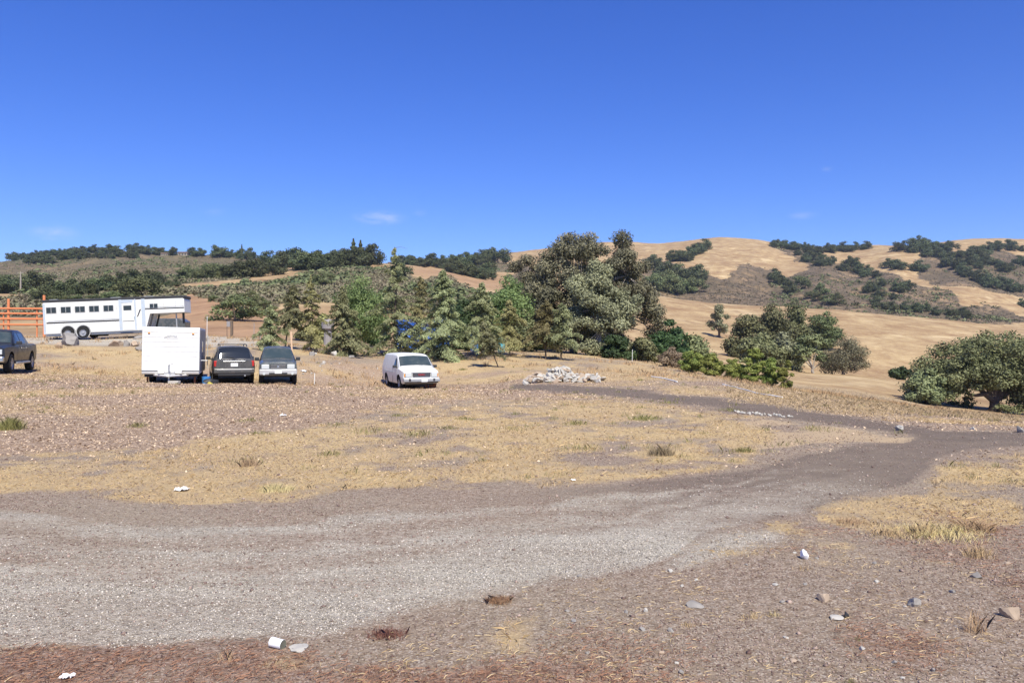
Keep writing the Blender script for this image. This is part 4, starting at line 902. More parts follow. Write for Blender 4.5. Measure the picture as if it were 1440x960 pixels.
# --- white van
H = 1.93
SV = [ring(-2.40, .42, .92, .96, .78, .80, .80, .74, .01, .03), ring(-2.34, .36, .96, 1.02, .88, .91, .88, .80, .02), ring(-2.05, .33, 1.02, 1.09, .92, .96, .93, .84, .03), ring(-1.62, .31, 1.10, 1.16, .93, .975, .95, .86, .04),
      ring(-1.38, .31, 1.14, 1.22, .93, .98, .955, .86, .04), ring(-.72, .31, 1.16, 1.80, .93, .98, .965, .80, .05, .09), ring(-.50, .31, 1.17, 1.88, .93, .98, .965, .79, .05, .1), ring(.2, .31, 1.18, 1.91, .93, .98, .965, .80, .05, .1),
      ring(1.4, .31, 1.18, 1.91, .93, .98, .965, .80, .05, .1), ring(2.2, .33, 1.18, 1.90, .93, .975, .96, .80, .05, .1), ring(2.36, .40, 1.18, 1.85, .90, .95, .94, .78, .03, .1)]
p = at(576, 40.5); p.z = gz(p.x, p.y)
van = Car('van', SV, M['white'], p, (.37, -.93), 'white panel van parked nose out below the cedars', 'van')
van.root.scale = (1, 1, .93); van.body([(-1.55, .42), (1.28, .42)], .41)
van.screen(-1.33, -.76, 5.45)
van.side_window(-1.22, -.42, -.72, -.42, 4.1, 4.82)
for sd in (-1, 1):
    MB().box((sd*.972, -.3, .78), (.012, .012, .85)).build('door_seam', M['blackplastic'], van.root)
    MB().box((sd*.985, .8, .92), (.02, 2.6, .03)).build('body_moulding', M['lightgrey'], van.root)
    van.patch('door', lambda u, v: van.pt(-1.15+u*.8, 2.4+v*1.5, sd), M['white'], off=.006)
    hl = MB(); hl.box((sd*.66, -2.40, .80), (.30, .07, .19)); h_ = hl.build('headlight', M['clearlens'], van.root, bevel=.015)
    MB().box((sd*.66, -2.385, .80), (.34, .05, .235)).build('headlight_surround', M['chrome'], h_, bevel=.01)
    MB().box((sd*.845, -2.33, .80), (.06, .14, .18)).build('indicator', M['amber'], h_, bevel=.01)
gr = van.boxpart('grille', (0, -2.415, .82), (.92, .05, .20), 'blackplastic')
for k in range(3): MB().box((0, -2.445, .76+k*.06), (.88, .012, .012)).build('grille_bar', M['chrome'], gr)
MB().box((0, -2.40, .95), (1.05, .05, .02)).build('grille_trim', M['white'], gr)
def text(s, size, m, parent, loc, rot, name='lettering', ext=.008, space=1.0, sx=1):
    cu = bpy.data.curves.new(name, 'FONT'); cu.body = s; cu.size = size; cu.extrude = ext; cu.align_x = 'CENTER'; cu.align_y = 'CENTER'; cu.offset = size*.03; cu.space_character = space
    t = bpy.data.objects.new(name, cu); col.objects.link(t); bpy.context.view_layer.update()
    me = bpy.data.meshes.new_from_object(t.evaluated_get(bpy.context.evaluated_depsgraph_get())); bpy.data.objects.remove(t)
    o = bpy.data.objects.new(name, me); col.objects.link(o); me.materials.clear(); me.materials.append(m); o.parent = parent; o.location = loc; o.rotation_euler = rot; o.scale = (sx, 1, 1); me.name = name
    return o
text('GMC', .13, M['red'], van.root, (0, -2.455, .82), (R(90), 0, 0), 'emblem', .01, sx=1.25)
bp = van.boxpart('bumper', (0, -2.44, .54), (1.86, .2, .20), 'galv', .04); MB().box((0, -2.42, .42), (1.7, .14, .08)).build('bumper_skirt', M['blackplastic'], bp, bevel=.02)
for sd in (-1, 1): MB().box((sd*.62, -2.545, .56), (.1, .04, .12)).build('bumper_guard', M['blackplastic'], bp, bevel=.01)
van.boxpart('number_plate', (.12, -2.552, .52), (.31, .012, .155), 'plate', .004)
mirror(van, -1.12, 1.20, .93)
for sd in (-1, 1): MB().tube([(sd*.15, -1.36, 1.26), (sd*.15+.45, -1.27, 1.34)], .012, 6).build('wiper', M['blackplastic'], van.root)
for y in (-1.55, 1.28):
    for sd in (-1, 1): van.wheel(sd*.83, y, .345, .22, 'galv', .58)
van.boxpart('rear_bumper', (0, 2.42, .48), (1.85, .18, .18), 'blackplastic', .03)
for sd in (-1, 1): van.boxpart('tail_light', (sd*.86, 2.36, 1.0), (.1, .05, .4), 'redlens')
van.boxpart('underbody', (0, 0, .33), (1.4, 4.2, .16), 'blackplastic')

# --- dark SUV seen from behind (its tail is at local -y)
SS = [ring(-2.26, .46, 1.02, 1.06, .72, .76, .74, .70, .01, .03), ring(-2.20, .42, 1.05, 1.12, .86, .88, .84, .76, .01), ring(-2.02, .42, 1.08, 1.50, .89, .92, .88, .70, .03, .08), ring(-1.84, .40, 1.08, 1.66, .90, .925, .89, .66, .03, .08),
      ring(-1.0, .38, 1.07, 1.69, .90, .925, .895, .66, .04, .08), ring(.1, .38, 1.06, 1.69, .90, .925, .895, .66, .04, .08), ring(.45, .38, 1.05, 1.62, .90, .925, .89, .66, .03, .08), ring(1.05, .38, 1.04, 1.12, .90, .92, .88, .78, .04),
      ring(1.9, .40, .98, 1.02, .88, .90, .85, .76, .03), ring(2.2, .44, .86, .90, .78, .82, .78, .70, .02)]
p = at(325, 37); p.z = gz(p.x, p.y)
suv = Car('suv', SS, M['darkpaint'], p, (.40, -.916), 'dark grey SUV with roof rails seen from behind, between white trailer and grey SUV', 'suv')
suv.body([(-1.32, .43), (1.38, .43)], .42)
suv.screen(-2.185, -1.87, 5.5, 'glass', 'rear_window')
suv.side_window(-1.75, -1.05, -1.62, -1.0, 4.15, 4.85); suv.side_window(-.95, -.15, -.95, -.15, 4.15, 4.85); suv.side_window(-.05, .85, -.05, .38, 4.15, 4.85)
for sd in (-1, 1):
    tl = MB(); tl.box((sd*.80, -2.20, .93), (.13, .10, .26)); tl.build('tail_light', M['redlens'], suv.root, bevel=.015)
    rr_ = MB(); rr_.tube([(sd*.58, -1.7, 1.70), (sd*.58, -1.55, 1.79), (sd*.58, .0, 1.80), (sd*.58, .2, 1.72)], .022, 8); rr_.build('roof_rail', M['blackplastic'], suv.root, True)
for y in (-1.3, -.3): MB().tube([(-.58, y, 1.795), (.58, y, 1.795)], .018, 8).build('roof_bar', M['blackplastic'], suv.root, True)
tg = suv.boxpart('tailgate_trim', (0, -2.27, 1.03), (.95, .03, .035), 'chrome')
rb = suv.boxpart('rear_bumper', (0, -2.28, .60), (1.76, .16, .22), 'darkpaint', .04); MB().box((0, -2.365, .66), (1.5, .02, .05)).build('bumper_step', M['silver'], rb, bevel=.01)
MB().box((0, -2.28, .44), (1.4, .1, .12)).build('bumper_skirt', M['blackplastic'], rb, bevel=.02)
suv.boxpart('number_plate', (.0, -2.275, .87), (.31, .012, .155), 'plate', .004)
MB().tube([(.05, -2.235, 1.16), (-.35, -2.16, 1.24)], .012, 6).build('rear_wiper', M['blackplastic'], suv.root)
MB().tube([(.45, -2.2, .38), (.45, -2.36, .38)], .035, 10).build('exhaust_pipe', M['galv'], suv.root)
mirror(suv, .62, 1.1, .87)
for y in (-1.32, 1.38):
    for sd in (-1, 1): suv.wheel(sd*.79, y, .37, .24)
suv.boxpart('underbody', (0, 0, .40), (1.3, 4.0, .16), 'blackplastic')

# --- small grey-blue SUV facing the camera
SG = [ring(-2.0, .46, .86, .92, .70, .74, .72, .66, .01, .03), ring(-1.94, .40, .92, .99, .80, .83, .80, .74, .02), ring(-1.5, .38, .98, 1.04, .82, .85, .82, .75, .03), ring(-.98, .38, 1.02, 1.09, .83, .855, .83, .74, .03),
      ring(-.36, .38, 1.03, 1.56, .83, .855, .835, .63, .03, .07), ring(-.2, .38, 1.03, 1.62, .83, .855, .835, .62, .04, .07), ring(.8, .38, 1.04, 1.64, .83, .855, .835, .62, .04, .07), ring(1.72, .38, 1.05, 1.62, .83, .85, .83, .62, .04, .07), ring(1.92, .46, 1.04, 1.40, .80, .82, .80, .64, .02, .07)]
p = at(390, 37); p.z = gz(p.x, p.y)
gs = Car('suv', SG, M['bluegrey'], p, (.31, -.95), 'small blue-grey SUV facing the camera with silver bumper and pale headlights', 'suv')
gs.root.scale = (1, 1, 1.05); gs.body([(-1.28, .42), (1.22, .42)], .39)
gs.screen(-.93, -.40, 5.5)
gs.side_window(-.78, .2, -.32, .2, 4.15, 4.85); gs.side_window(.3, 1.1, .3, 1.05, 4.15, 4.85); gs.side_window(1.2, 1.75, 1.2, 1.65, 4.15, 4.85)
gr = gs.boxpart('grille', (0, -2.01, .80), (.70, .04, .17), 'blackplastic')
for k in range(3): MB().box((0, -2.035, .745+k*.055), (.66, .01, .012)).build('grille_bar', M['silver'], gr)
MB().lathe([(-.012, .001), (-.012, .05), (.0, .06)], 16, axis='y', c=(0, -2.04, .80)).build('grille_badge', M['chrome'], gr)
for sd in (-1, 1):
    MB().box((sd*.56, -1.985, .80), (.34, .09, .19)).build('headlight', M['clearlens'], gs.root, bevel=.03)
    MB().tube([(sd*.62, -2.11, .50), (sd*.62, -2.13, .50)], .06, 14).build('fog_lamp', M['clearlens'], gs.root)
bp = gs.boxpart('bumper', (0, -2.02, .57), (1.66, .20, .25), 'silver', .05); MB().box((0, -2.115, .50), (.8, .03, .08)).build('bumper_intake', M['blackplastic'], bp, bevel=.01)
gs.boxpart('number_plate', (0, -2.135, .58), (.31, .012, .155), 'plate', .004)
mirror(gs, -.72, 1.08, .80)
for y in (-.9, ): MB().tube([(.1, -1.0, 1.10), (.55, -.86, 1.18)], .01, 6).build('wiper', M['blackplastic'], gs.root)
MB().tube([(-.1, -1.0, 1.10), (.3, -.86, 1.18)], .01, 6).build('wiper', M['blackplastic'], gs.root)
for sd in (-1, 1): MB().tube([(sd*.56, -.1, 1.66), (sd*.56, 0, 1.70), (sd*.56, 1.5, 1.70), (sd*.56, 1.6, 1.66)], .018, 8).build('roof_rail', M['blackplastic'], gs.root, True)
for y in (-1.28, 1.22):
    for sd in (-1, 1): gs.wheel(sd*.73, y, .345, .22)
gs.boxpart('underbody', (0, 0, .40), (1.2, 3.6, .14), 'blackplastic')

# --- black pickup at the left edge
SP = [ring(-2.72, .50, .98, 1.04, .78, .82, .80, .74, .01, .03), ring(-2.62, .44, 1.04, 1.12, .90, .93, .90, .82, .02), ring(-1.9, .42, 1.10, 1.18, .92, .96, .93, .84, .03), ring(-1.25, .42, 1.14, 1.22, .93, .965, .94, .84, .03),
      ring(-.62, .42, 1.16, 1.74, .93, .965, .94, .70, .04, .08), ring(-.4, .42, 1.16, 1.82, .93, .965, .94, .69, .04, .08), ring(.7, .42, 1.17, 1.82, .93, .965, .94, .69, .04, .08), ring(1.0, .42, 1.17, 1.76, .93, .965, .94, .70, .03, .08),
      ring(1.42, .42, 1.18, 1.22, .93, .96, .94, .88, .0, .02), ring(2.6, .44, 1.18, 1.21, .92, .95, .93, .87, .0, .02), ring(2.7, .50, 1.14, 1.18, .88, .9, .9, .86, .0, .02)]
p = at(-4, 33.5); p.z = gz(p.x, p.y)
pk = Car('pickup_truck', SP, M['blackpaint'], p, (.34, -.94), 'black crew cab pickup cut off by the left edge of the photo', 'pickup truck')
pk.body([(-1.72, .46), (1.72, .46)], .46)
pk.screen(-1.18, -.66, 5.5)
pk.side_window(-1.0, -.12, -.55, -.12, 4.15, 4.85, 'wsglass'); pk.side_window(-.02, .72, -.02, .70, 4.15, 4.85, 'wsglass')
pk.screen(1.36, 1.03, 5.5, 'glass', 'rear_window')
MB().box((0, 2.05, 1.225), (1.66, 1.14, .012)).build('bed_cover', M['blackplastic'], pk.root, bevel=.003)
for sd in (-1, 1):
    MB().box((sd*.70, -2.70, .90), (.30, .1, .2)).build('headlight', M['clearlens'], pk.root, bevel=.02); MB().box((sd*.86, 2.70, .95), (.1, .06, .36)).build('tail_light', M['redlens'], pk.root, bevel=.01)
    MB().tube([(sd*.98, -1.1, .42), (sd*.98, 1.1, .42)], .05, 8).build('side_step', M['alloy'], pk.root, True)
    for y in (-.2, .62): MB().box((sd*.975, y, 1.05), (.03, .16, .035)).build('door_handle', M['chrome'], pk.root, bevel=.008)
pk.boxpart('grille', (0, -2.73, .88), (1.0, .06, .26), 'chrome'); pk.boxpart('bumper', (0, -2.78, .60), (1.85, .2, .24), 'chrome', .05); pk.boxpart('rear_bumper', (0, 2.78, .58), (1.8, .18, .2), 'chrome', .04)
mirror(pk, -.98, 1.24, .92)
for y in (-1.72, 1.72):
    for sd in (-1, 1): pk.wheel(sd*.84, y, .40, .26)
pk.boxpart('underbody', (0, 0, .46), (1.3, 4.6, .2), 'blackplastic')

# --- white travel trailer, tongue end to the camera
p = at(247, 35.0); hd = Vector((.375, -.927))
tr = empty('travel_trailer', p, math.atan2(hd.x, -hd.y), 'boxy white travel trailer with its tongue towards the camera', 'trailer')
hd = Vector((.33, -.944)); tr.scale = (.93, .93, .93); tr.rotation_euler = (0, R(1.0), math.atan2(hd.x, -hd.y))
W2, z0, z1, Lh = 1.20, .50, 2.64, 2.9
b = MB(); prof = [(-Lh, z0+.10), (-Lh+.02, z1-.06), (-Lh+.10, z1), (Lh-.1, z1+.02), (Lh, z1-.1), (Lh, z0), (-Lh+.05, z0)]
V = [(-W2, y, z) for y, z in prof]+[(W2, y, z) for y, z in prof]; n = len(prof)
Fs = [tuple(range(n)), tuple(range(2*n-1, n-1, -1))]+[(i, i+n, (i+1) % n+n, (i+1) % n) for i in range(n)]
body = b.add(V, Fs).build('body', M['trailerwhite'], tr, bevel=.02)
for k in range(8): MB().box((0, -Lh-.004, z0+.38+k*.22), (2*W2-.1, .004, .010)).build('panel_ridge', M['trailerwhite'], body)
for sd in (-1, 1):
    MB().box((sd*(W2+.006), 0, (z0+z1)/2), (.012, 2*Lh-.2, z1-z0-.2)).build('side_shade_panel', M['galv'], body)  # grey panels over the white sides; the side's shade is put into their colour
    MB().box((sd*(W2-.28), -Lh-.02, z1-.28), (.09, .03, .05)).build('marker_light', M['amber'], tr, bevel=.005)
    fr = MB().box((sd*(W2+.02), -.8, 1.75), (.02, .9, .5)).build('window', M['glass'], tr); MB().box((sd*(W2+.016), -.8, 1.75), (.014, 1.0, .6)).build('window_frame', M['silver'], fr)
MB().box((0, -Lh-.012, z0+.16), (2*W2+.01, .02, .025)).build('lower_trim', M['blackplastic'], tr)
mb = MB()                                   # illegible arched grey lettering
for i in range(7):
    xx = -.16+i*.06; h_ = .055+.03*math.sin(i*1.3); zz = z1-.42+.035*math.cos((i-3)*.45)
    mb.box((xx, -Lh-.008, zz), (.014, .008, h_), 0, Matrix.Rotation(.25, 3, 'Y')); mb.box((xx+.02, -Lh-.008, zz+.018*(-1)**i), (.035, .008, .012))
mb.tube([(-.30, -Lh-.01, z1-.48), (-.2, -Lh-.01, z1-.44), (-.18, -Lh-.01, z1-.47)], .008, 5); mb.box((.05, -Lh-.008, z1-.50), (.5, .006, .007)); mb.build('lettering', M['galv'], tr)
tg = MB()
for sd in (-1, 1): tg.tube([(sd*.75, -Lh+.3, .46), (0, -Lh-1.1, .46)], .05, 6)
tg.box((0, -Lh-1.15, .50), (.12, .22, .1)); tg.build('tongue', M['trailerwhite'], tr)
MB().tube([(0, -Lh-.85, .02), (0, -Lh-.85, .95)], .035, 10).build('jack', M['galv'], tr); MB().tube([(0, -Lh-.85, .95), (.16, -Lh-.85, 1.0)], .015, 8).build('jack_crank', M['galv'], tr)
MB().box((0, -Lh-.3, .62), (1.0, .3, .16)).build('battery_tray', M['trailerwhite'], tr, bevel=.02)
MB().box((.0, -Lh-.5, .56), (.45, .25, .2)).build('gas_locker', M['silver'], tr, bevel=.03)
MB().box((0, 0, .44), (2.2, 5.4, .14)).build('chassis', M['blackplastic'], tr)
for sd in (-1, 1):
    for y in (.1, .95):
        c = MB(); r_ = .34; c.lathe([(-.1, .2), (-.1, r_*.92), (0, r_), (.1, r_*.92), (.1, .2)], 24); w_ = c.build('wheel', M['rubber'], tr, True, loc=(sd*1.08, y, r_))
        MB().lathe([(sd*.09, .001), (sd*.09, .08), (sd*.05, .1), (sd*.08, .2)], 20).build('rim', M['trailerwhite'], w_, True)
    MB().tube([(sd*1.0, -2.4, 0), (sd*1.0, -2.4, .45)], .04, 8).build('stabiliser', M['rust'], tr)
MB().box((W2+.16, -1.9, 1.12), (.3, .3, .03), 0).build('fold_out_shelf', M['trailerwhite'], tr, bevel=.005)
MB().tube([(W2+.14, 2.2, .6), (W2+.14, 2.2, 2.35)], .02, 6).build('awning_arm', M['silver'], tr)

# --- horse trailer
YT = 56.0; s_ = (YT-1.16)/F
def tx(px): return (px-57)*9.57/208            # metres from the tail along the trailer
p = at(112, YT); x0 = (57-720)*s_
ht = empty('horse_trailer', (x0, YT, p.z), 0, 'long white gooseneck horse trailer with dark roof edge on the upper bench', 'horse trailer'); ht.rotation_euler = (0, R(-2.7), R(10))
zt = 2.66; zb = .36; xe = tx(265); xd = tx(206); hw = 1.02; zn = 1.58
poly = [(0, zb), (tx(200), zb), (tx(207), zb+.25), (tx(213), zn-.02), (xe, zn), (xe, zt-.12), (xe-.1, zt), (.08, zt), (0, zt-.08)]
body = MB().prism(poly, -hw, hw).build('body', M['trailerwhite'], ht, bevel=.03)
rf = MB().box((xe/2+.0, 0, zt+.06), (xe+.08, 2*hw+.05, .20)).build('roof', M['blackplastic'], ht, bevel=.04)
for a, c in ((tx(60), tx(72)), (tx(150), tx(165)), (tx(200), tx(215))): MB().box(((a+c)/2, 0, zt+.19), (c-a, .5, .1)).build('roof_vent', M['galv'], rf, bevel=.02)
yf = -hw-.012
def side(name, x0_, x1_, z0_, z1_, m, off=0, bev=.006, parent=None): return MB().box(((x0_+x1_)/2, yf-off, (z0_+z1_)/2), (x1_-x0_, .02, z1_-z0_)).build(name, M[m], parent or ht, bevel=bev)
for a in (62, 83, 103.5, 124, 145): 
    w_ = side('window', tx(a), tx(a)+.64, 1.86, 2.27, 'glass', .006, .03); side('window_bar', tx(a)+.305, tx(a)+.335, 1.86, 2.27, 'silver', .012, .002, w_)
    side('window_frame', tx(a)-.04, tx(a)+.68, 1.82, 2.31, 'silver', -.004, .03, w_)
    side('drop_latch', tx(a)+.84, tx(a)+.87, 1.95, 2.2, 'silver', .004, .004)
side('stripe', .2, tx(167), 1.12, 1.21, 'blackplastic', .0, .002); side('stripe', .3, tx(167), 1.27, 1.30, 'galv', .0, .002)
side('corner_post', tx(167), tx(171.5), zb, zt, 'lightgrey', .004); side('door_top_panel', tx(171.5), tx(188), 2.42, zt-.02, 'lightgrey', .002)
dr = side('side_door', tx(172.5), tx(189), .44, 2.40, 'trailerwhite', .01); w_ = side('door_window', tx(174), tx(186), 1.86, 2.22, 'glass', .02, .03, dr); side('stripe', tx(172.5), tx(189), 1.06, 1.10, 'blackplastic', .022, .002, dr)
MB().box((tx(190), yf-.03, 1.3), (.03, .05, .2)).build('door_handle', M['chrome'], dr)
side('corner_post', tx(190), tx(192.5), zb, zt, 'lightgrey', .004); side('corner_post', tx(200.5), tx(206), zb+.25, zt, 'lightgrey', .005)
side('stripe', tx(206), xe-.02, 1.88, 1.95, 'blackplastic', 0, .002); side('stripe', tx(206), xe-.02, 2.02, 2.04, 'galv', 0, .002)
MB().add([(tx(193.5), yf-.012, 1.38), (tx(195), yf-.012, 1.38), (tx(200), yf-.012, 1.92), (tx(198), yf-.012, 1.92)], [(0, 1, 2, 3)]).build('stripe', M['blackplastic'], ht)
w_ = side('window', tx(213), tx(225), 1.98, 2.28, 'glass', .006, .03); side('window_bar', tx(219)-.02, tx(219)+.02, 1.98, 2.28, 'silver', .012, .002, w_)
for k in range(1, 9): side('panel_seam', .15+k*.58, .16+k*.58, zb+.05, 1.10, 'silver', .0, .001)
side('rub_rail', .1, tx(200), zb, zb+.07, 'silver', .008, .004)
hp = side('hatch', tx(234), tx(252), 2.04, 2.42, 'trailerwhite', .008, .006); side('hatch_frame', tx(234)-.02, tx(252)+.02, 2.02, 2.44, 'galv', .003, .004, hp)
MB().box((.01, 0, 1.5), (.03, 2*hw-.1, 2.1)).build('rear_door', M['galv'], ht, bevel=.01)
side('corner_post', 0.0, tx(60), zb, zt-.1, 'lightgrey', .004)
for a in (92, 114):
    xc = tx(a); ar = MB()
    ar.lathe([(-.04, .44), (-.06, .50), (.05, .50)], 28, axis='y', c=(xc, yf, .45)); ar.build('wheel_arch', M['silver'], ht, True)
    MB().lathe([(-.018, .001), (-.018, .47)], 28, axis='y', c=(xc, yf, .46)).build('arch_liner', M['rubber'], ht)
    for sd in (-1, 1):
        c = MB(); r_ = .39; c.lathe([(-.11, .24), (-.11, r_*.92), (0, r_), (.11, r_*.92), (.11, .24)], 28, axis='y'); w_ = c.build('wheel', M['rubber'], ht, True, loc=(xc, sd*(hw+.06), r_-.02))
        MB().lathe([(sd*.10, .001), (sd*.10, .07), (sd*.04, .10), (sd*.04, .20), (sd*.09, .24)], 24, axis='y').build('rim', M['alloy'], w_, True)
for yy in (-.9, .8): MB().prism([(tx(208), .35), (tx(215), 1.55), (tx(215)+.12, 1.55), (tx(208)+.12, .35)], yy, yy+.1).build('gooseneck_brace', M['blackplastic'], ht)
MB().box((tx(258), 0, 1.2), (.14, .14, .8)).build('coupler', M['blackplastic'], ht)
MB().tube([(tx(250), -.6, -.1), (tx(250), -.6, 1.55)], .05, 8).build('landing_jack', M['galv'], ht)
MB().box((tx(133), -.2, .22), (.9, .8, .24)).build('spare_wheel_carrier', M['rubber'], ht, bevel=.08)
MB().box((4.6, 0, .28), (9, 1.9, .12)).build('chassis', M['galv'], ht)
MB().box((tx(178), -hw-.08, .22), (.8, .25, .04)).build('entry_step', M['blackplastic'], ht)

# ------------------------------------------------------------------ orange pipe fence
M['orange'] = paint('orange_painted_pipe', (.62, .21, .085), .5, .4, (.45, .2, .1), .4)
def fence():
    Y = 62; s = Y/F; base = at(20, Y); X = lambda px: (px-720)*s; zz = lambda row: EYE+(HZ-row)*s
    f = empty('pipe_fence', (X(20), Y, base.z), 0, 'orange painted pipe corral fence left of the horse trailer', 'fence')
    off = Vector((X(20), Y, base.z))
    for px, top in ((-60, 432), (12, 420), (5, 440), (52, 435), (62, 415)):
        b_ = MB(); r_ = .10 if px in (12, -60, 62) else .055
        b_.tube([Vector((X(px), Y, gz(X(px), Y)-.2))-off, Vector((X(px), Y, zz(top)))-off], r_, 10); b_.build('post', M['orange'], f, True)
    for row in (434, 441, 448.5, 456.5): 
        b_ = MB(); b_.tube([Vector((X(-90), Y-.1, zz(row-1)))-off, Vector((X(62), Y-.1, zz(row)))-off], .08, 8); b_.build('rail', M['orange'], f, True)
fence()
# fence slats behind (dark feed bunks)
M['wood'] = simple('weathered_wood', (.16, .12, .09), .9, .1, var=.4); M['palewood'] = simple('pale_lumber', (.50, .34, .22), .8, .2, var=.2)
M['concrete'] = simple('broken_concrete', (.44, .415, .37), .9, .15, var=.3, scale=4); M['rock'] = simple('grey_rock', (.27, .25, .23), .95, .15, var=.4, scale=3); M['tanrock'] = simple('tan_rock', (.40, .31, .23), .95, .15, var=.35, scale=3)
M['tarp'] = simple('blue_tarpaulin', (.03, .13, .50), .5, .4, var=.5, scale=3); M['teal'] = simple('teal_plastic', (.06, .33, .42), .5, .4, var=.25); M['bluep'] = simple('blue_plastic', (.06, .25, .60), .4, .5, var=.2)
M['paper'] = simple('white_litter', (.82, .82, .82), .7, .3, var=.05); M['yellowp'] = simple('yellow_cloth', (.5, .42, .08), .8, .2, var=.3); M['greyp'] = simple('grey_panel', (.27, .25, .25), .7, .3, var=.2)

def rock(loc, size, mname, label, cat='boulder', name='boulder', seed=0, group=None, sink=.25, rough=.18, detail=3):
    import bmesh
    bm = bmesh.new(); bmesh.ops.create_icosphere(bm, subdivisions=detail, radius=1); r = random.Random(seed)
    from mathutils import noise as mn
    pl = [(Vector((r.gauss(0, 1), r.gauss(0, 1), r.gauss(0, 1))).normalized(), r.uniform(.45, .85)) for _ in range(13)]
    for v in bm.verts:
        p_ = v.co.copy()
        for nrm, d in pl:
            k = p_.dot(nrm)
            if k > d: p_ -= nrm*(k-d)*.97
        p_ *= 1+rough*mn.noise(p_*1.8+Vector((seed, 0, 0)))+.05*mn.noise(p_*6)
        v.co = Vector((p_.x*size[0], p_.y*size[1], p_.z*size[2]))*1.3
    me = bpy.data.meshes.new(name); bm.to_mesh(me); bm.free(); me.materials.append(M[mname])
    me.polygons.foreach_set('use_smooth', [True]*len(me.polygons)); me.set_sharp_from_angle(angle=R(18))
    o = bpy.data.objects.new(name, me); col.objects.link(o); o.location = Vector(loc)+Vector((0, 0, size[2]*(1-2*sink))); o.rotation_euler = (0, 0, r.uniform(0, 6.28))
    return tag(o, label, cat, group)
def prock(px, row, wpx, hpx, mname, label, seed, ymin=3.3, Y=None, **k):
    p = spot(px, row, ymin) if Y is None else at(px, Y); s = p.y/F
    return rock(p, (wpx/2*s, wpx/2*s*.8, hpx/2*s*1.25), mname, label, seed=seed, **k)
prock(100, 485, 36, 16, 'rock', 'large grey boulder in front of the horse trailer wheels', 1, Y=50)
prock(84, 489, 11, 8, 'tanrock', 'small pale tan boulder left of the large grey one', 2, Y=47)
prock(30, 484, 20, 12, 'rock', 'grey boulder beside the pickup cab', 3, Y=49)
prock(37, 483, 8, 9, 'rock', 'small dark boulder right of the one beside the pickup', 4, Y=48)
prock(163, 487, 20, 10, 'tanrock', 'long brown boulder on the bench edge left of its grey neighbour', 5, Y=49)
prock(178, 487, 9, 9, 'rock', 'round grey boulder touching the long brown one', 6, Y=49)
prock(190, 487, 14, 7, 'tanrock', 'low tan boulder right of the round grey one', 7, Y=49)
prock(198, 492, 14, 8, 'rock', 'dark boulder at the left corner of the white travel trailer', 8, Y=46.5)
prock(196, 475, 14, 6, 'rock', 'flat dark boulder under the horse trailer nose', 9, Y=55)
for i, (px, row, w, h, m_, lab) in enumerate([(438, 500, 8, 7, 'rock', 'grey boulder behind the grey SUV mirror'), (470, 500, 9, 7, 'concrete', 'white boulder below the weeping cedar'), (494, 503, 7, 5, 'rock', 'small grey boulder right of the white one'),
      (512, 501, 6, 4, 'tanrock', 'tan boulder left of the van on the bank'), (455, 512, 5, 4, 'concrete', 'small pale stone lowest on the bank left of the van')]): prock(px, row, w, h, m_, lab, 20+i, 38)
prock(1265, 605, 12, 9, 'concrete', 'pale upright stone on the verge below the spreading oak', 31, 10); prock(1434, 608, 12, 9, 'rock', 'dark stone on the verge at the right edge', 32, 10)
prock(1367, 604, 7, 4, 'concrete', 'small flat stone between the two verge stones', 33, 10)
prock(1132, 786, 13, 11, 'paper', 'bright white angular stone on the soil right of the road', 34, sink=.15, name='stone', cat='stone')
prock(1285, 851, 22, 10, 'rock', 'blue-grey flat stone right of the white angular stone', 35, name='stone', cat='stone'); prock(1420, 868, 24, 18, 'tanrock', 'tan lumpy stone at the lower right edge', 36, name='stone', cat='stone')
prock(1157, 843, 22, 9, 'tanrock', 'flat yellowish stone half sunk in the soil', 37, name='stone', cat='stone'); prock(978, 853, 20, 8, 'rock', 'flat grey stone left of the yellowish one', 38, name='stone', cat='stone')
prock(1190, 868, 10, 8, 'blackplastic', 'dark lump beside the flat pale stone', 39, name='stone', cat='stone'); prock(1176, 870, 18, 5, 'concrete', 'pale thin stone left of the dark lump', 40, name='stone', cat='stone')
prock(417, 911, 30, 5, 'concrete', 'flat cream stone slab beside the fallen can', 41, name='stone', cat='stone', sink=.4); prock(1373, 812, 14, 9, 'rock', 'grey stone on the right among the dry grass', 42, name='stone', cat='stone')
rs = random.Random(77)
for i in range(46):
    px, row = rs.uniform(760, 1435), rs.uniform(775, 955)
    w = rs.uniform(3, 9); prock(px, row, w, w*rs.uniform(.4, .7), rs.choice(['rock', 'tanrock', 'rock', 'concrete']), 'small loose stone lying on the brown soil at the lower right', 300+i, name='stone', cat='stone', group='small stones on the brown soil', sink=.3, detail=2)
for i in range(22):
    px = 1035+i*3.8+rs.uniform(-2, 2); row = 580+(px-1035)*.085+rs.uniform(-1.2, 1.2); prock(px, row, rs.uniform(3, 7), rs.uniform(2, 4), 'concrete', 'white stone in the line edging the far dirt track', 400+i, 12, name='stone', cat='stone', group='white stones edging the track', detail=2)
for i in range(40):
    px = rs.uniform(420, 560) if i < 20 else rs.uniform(275, 375); row = rs.uniform(498, 528) if i < 20 else rs.uniform(484, 494)
    prock(px, row, rs.uniform(1.5, 4), rs.uniform(1.5, 3), rs.choice(['rock', 'concrete']), 'small stone strewn on the bank behind the parked cars', 500+i, 38, name='stone', cat='stone', group='small stones on the bank', detail=1)

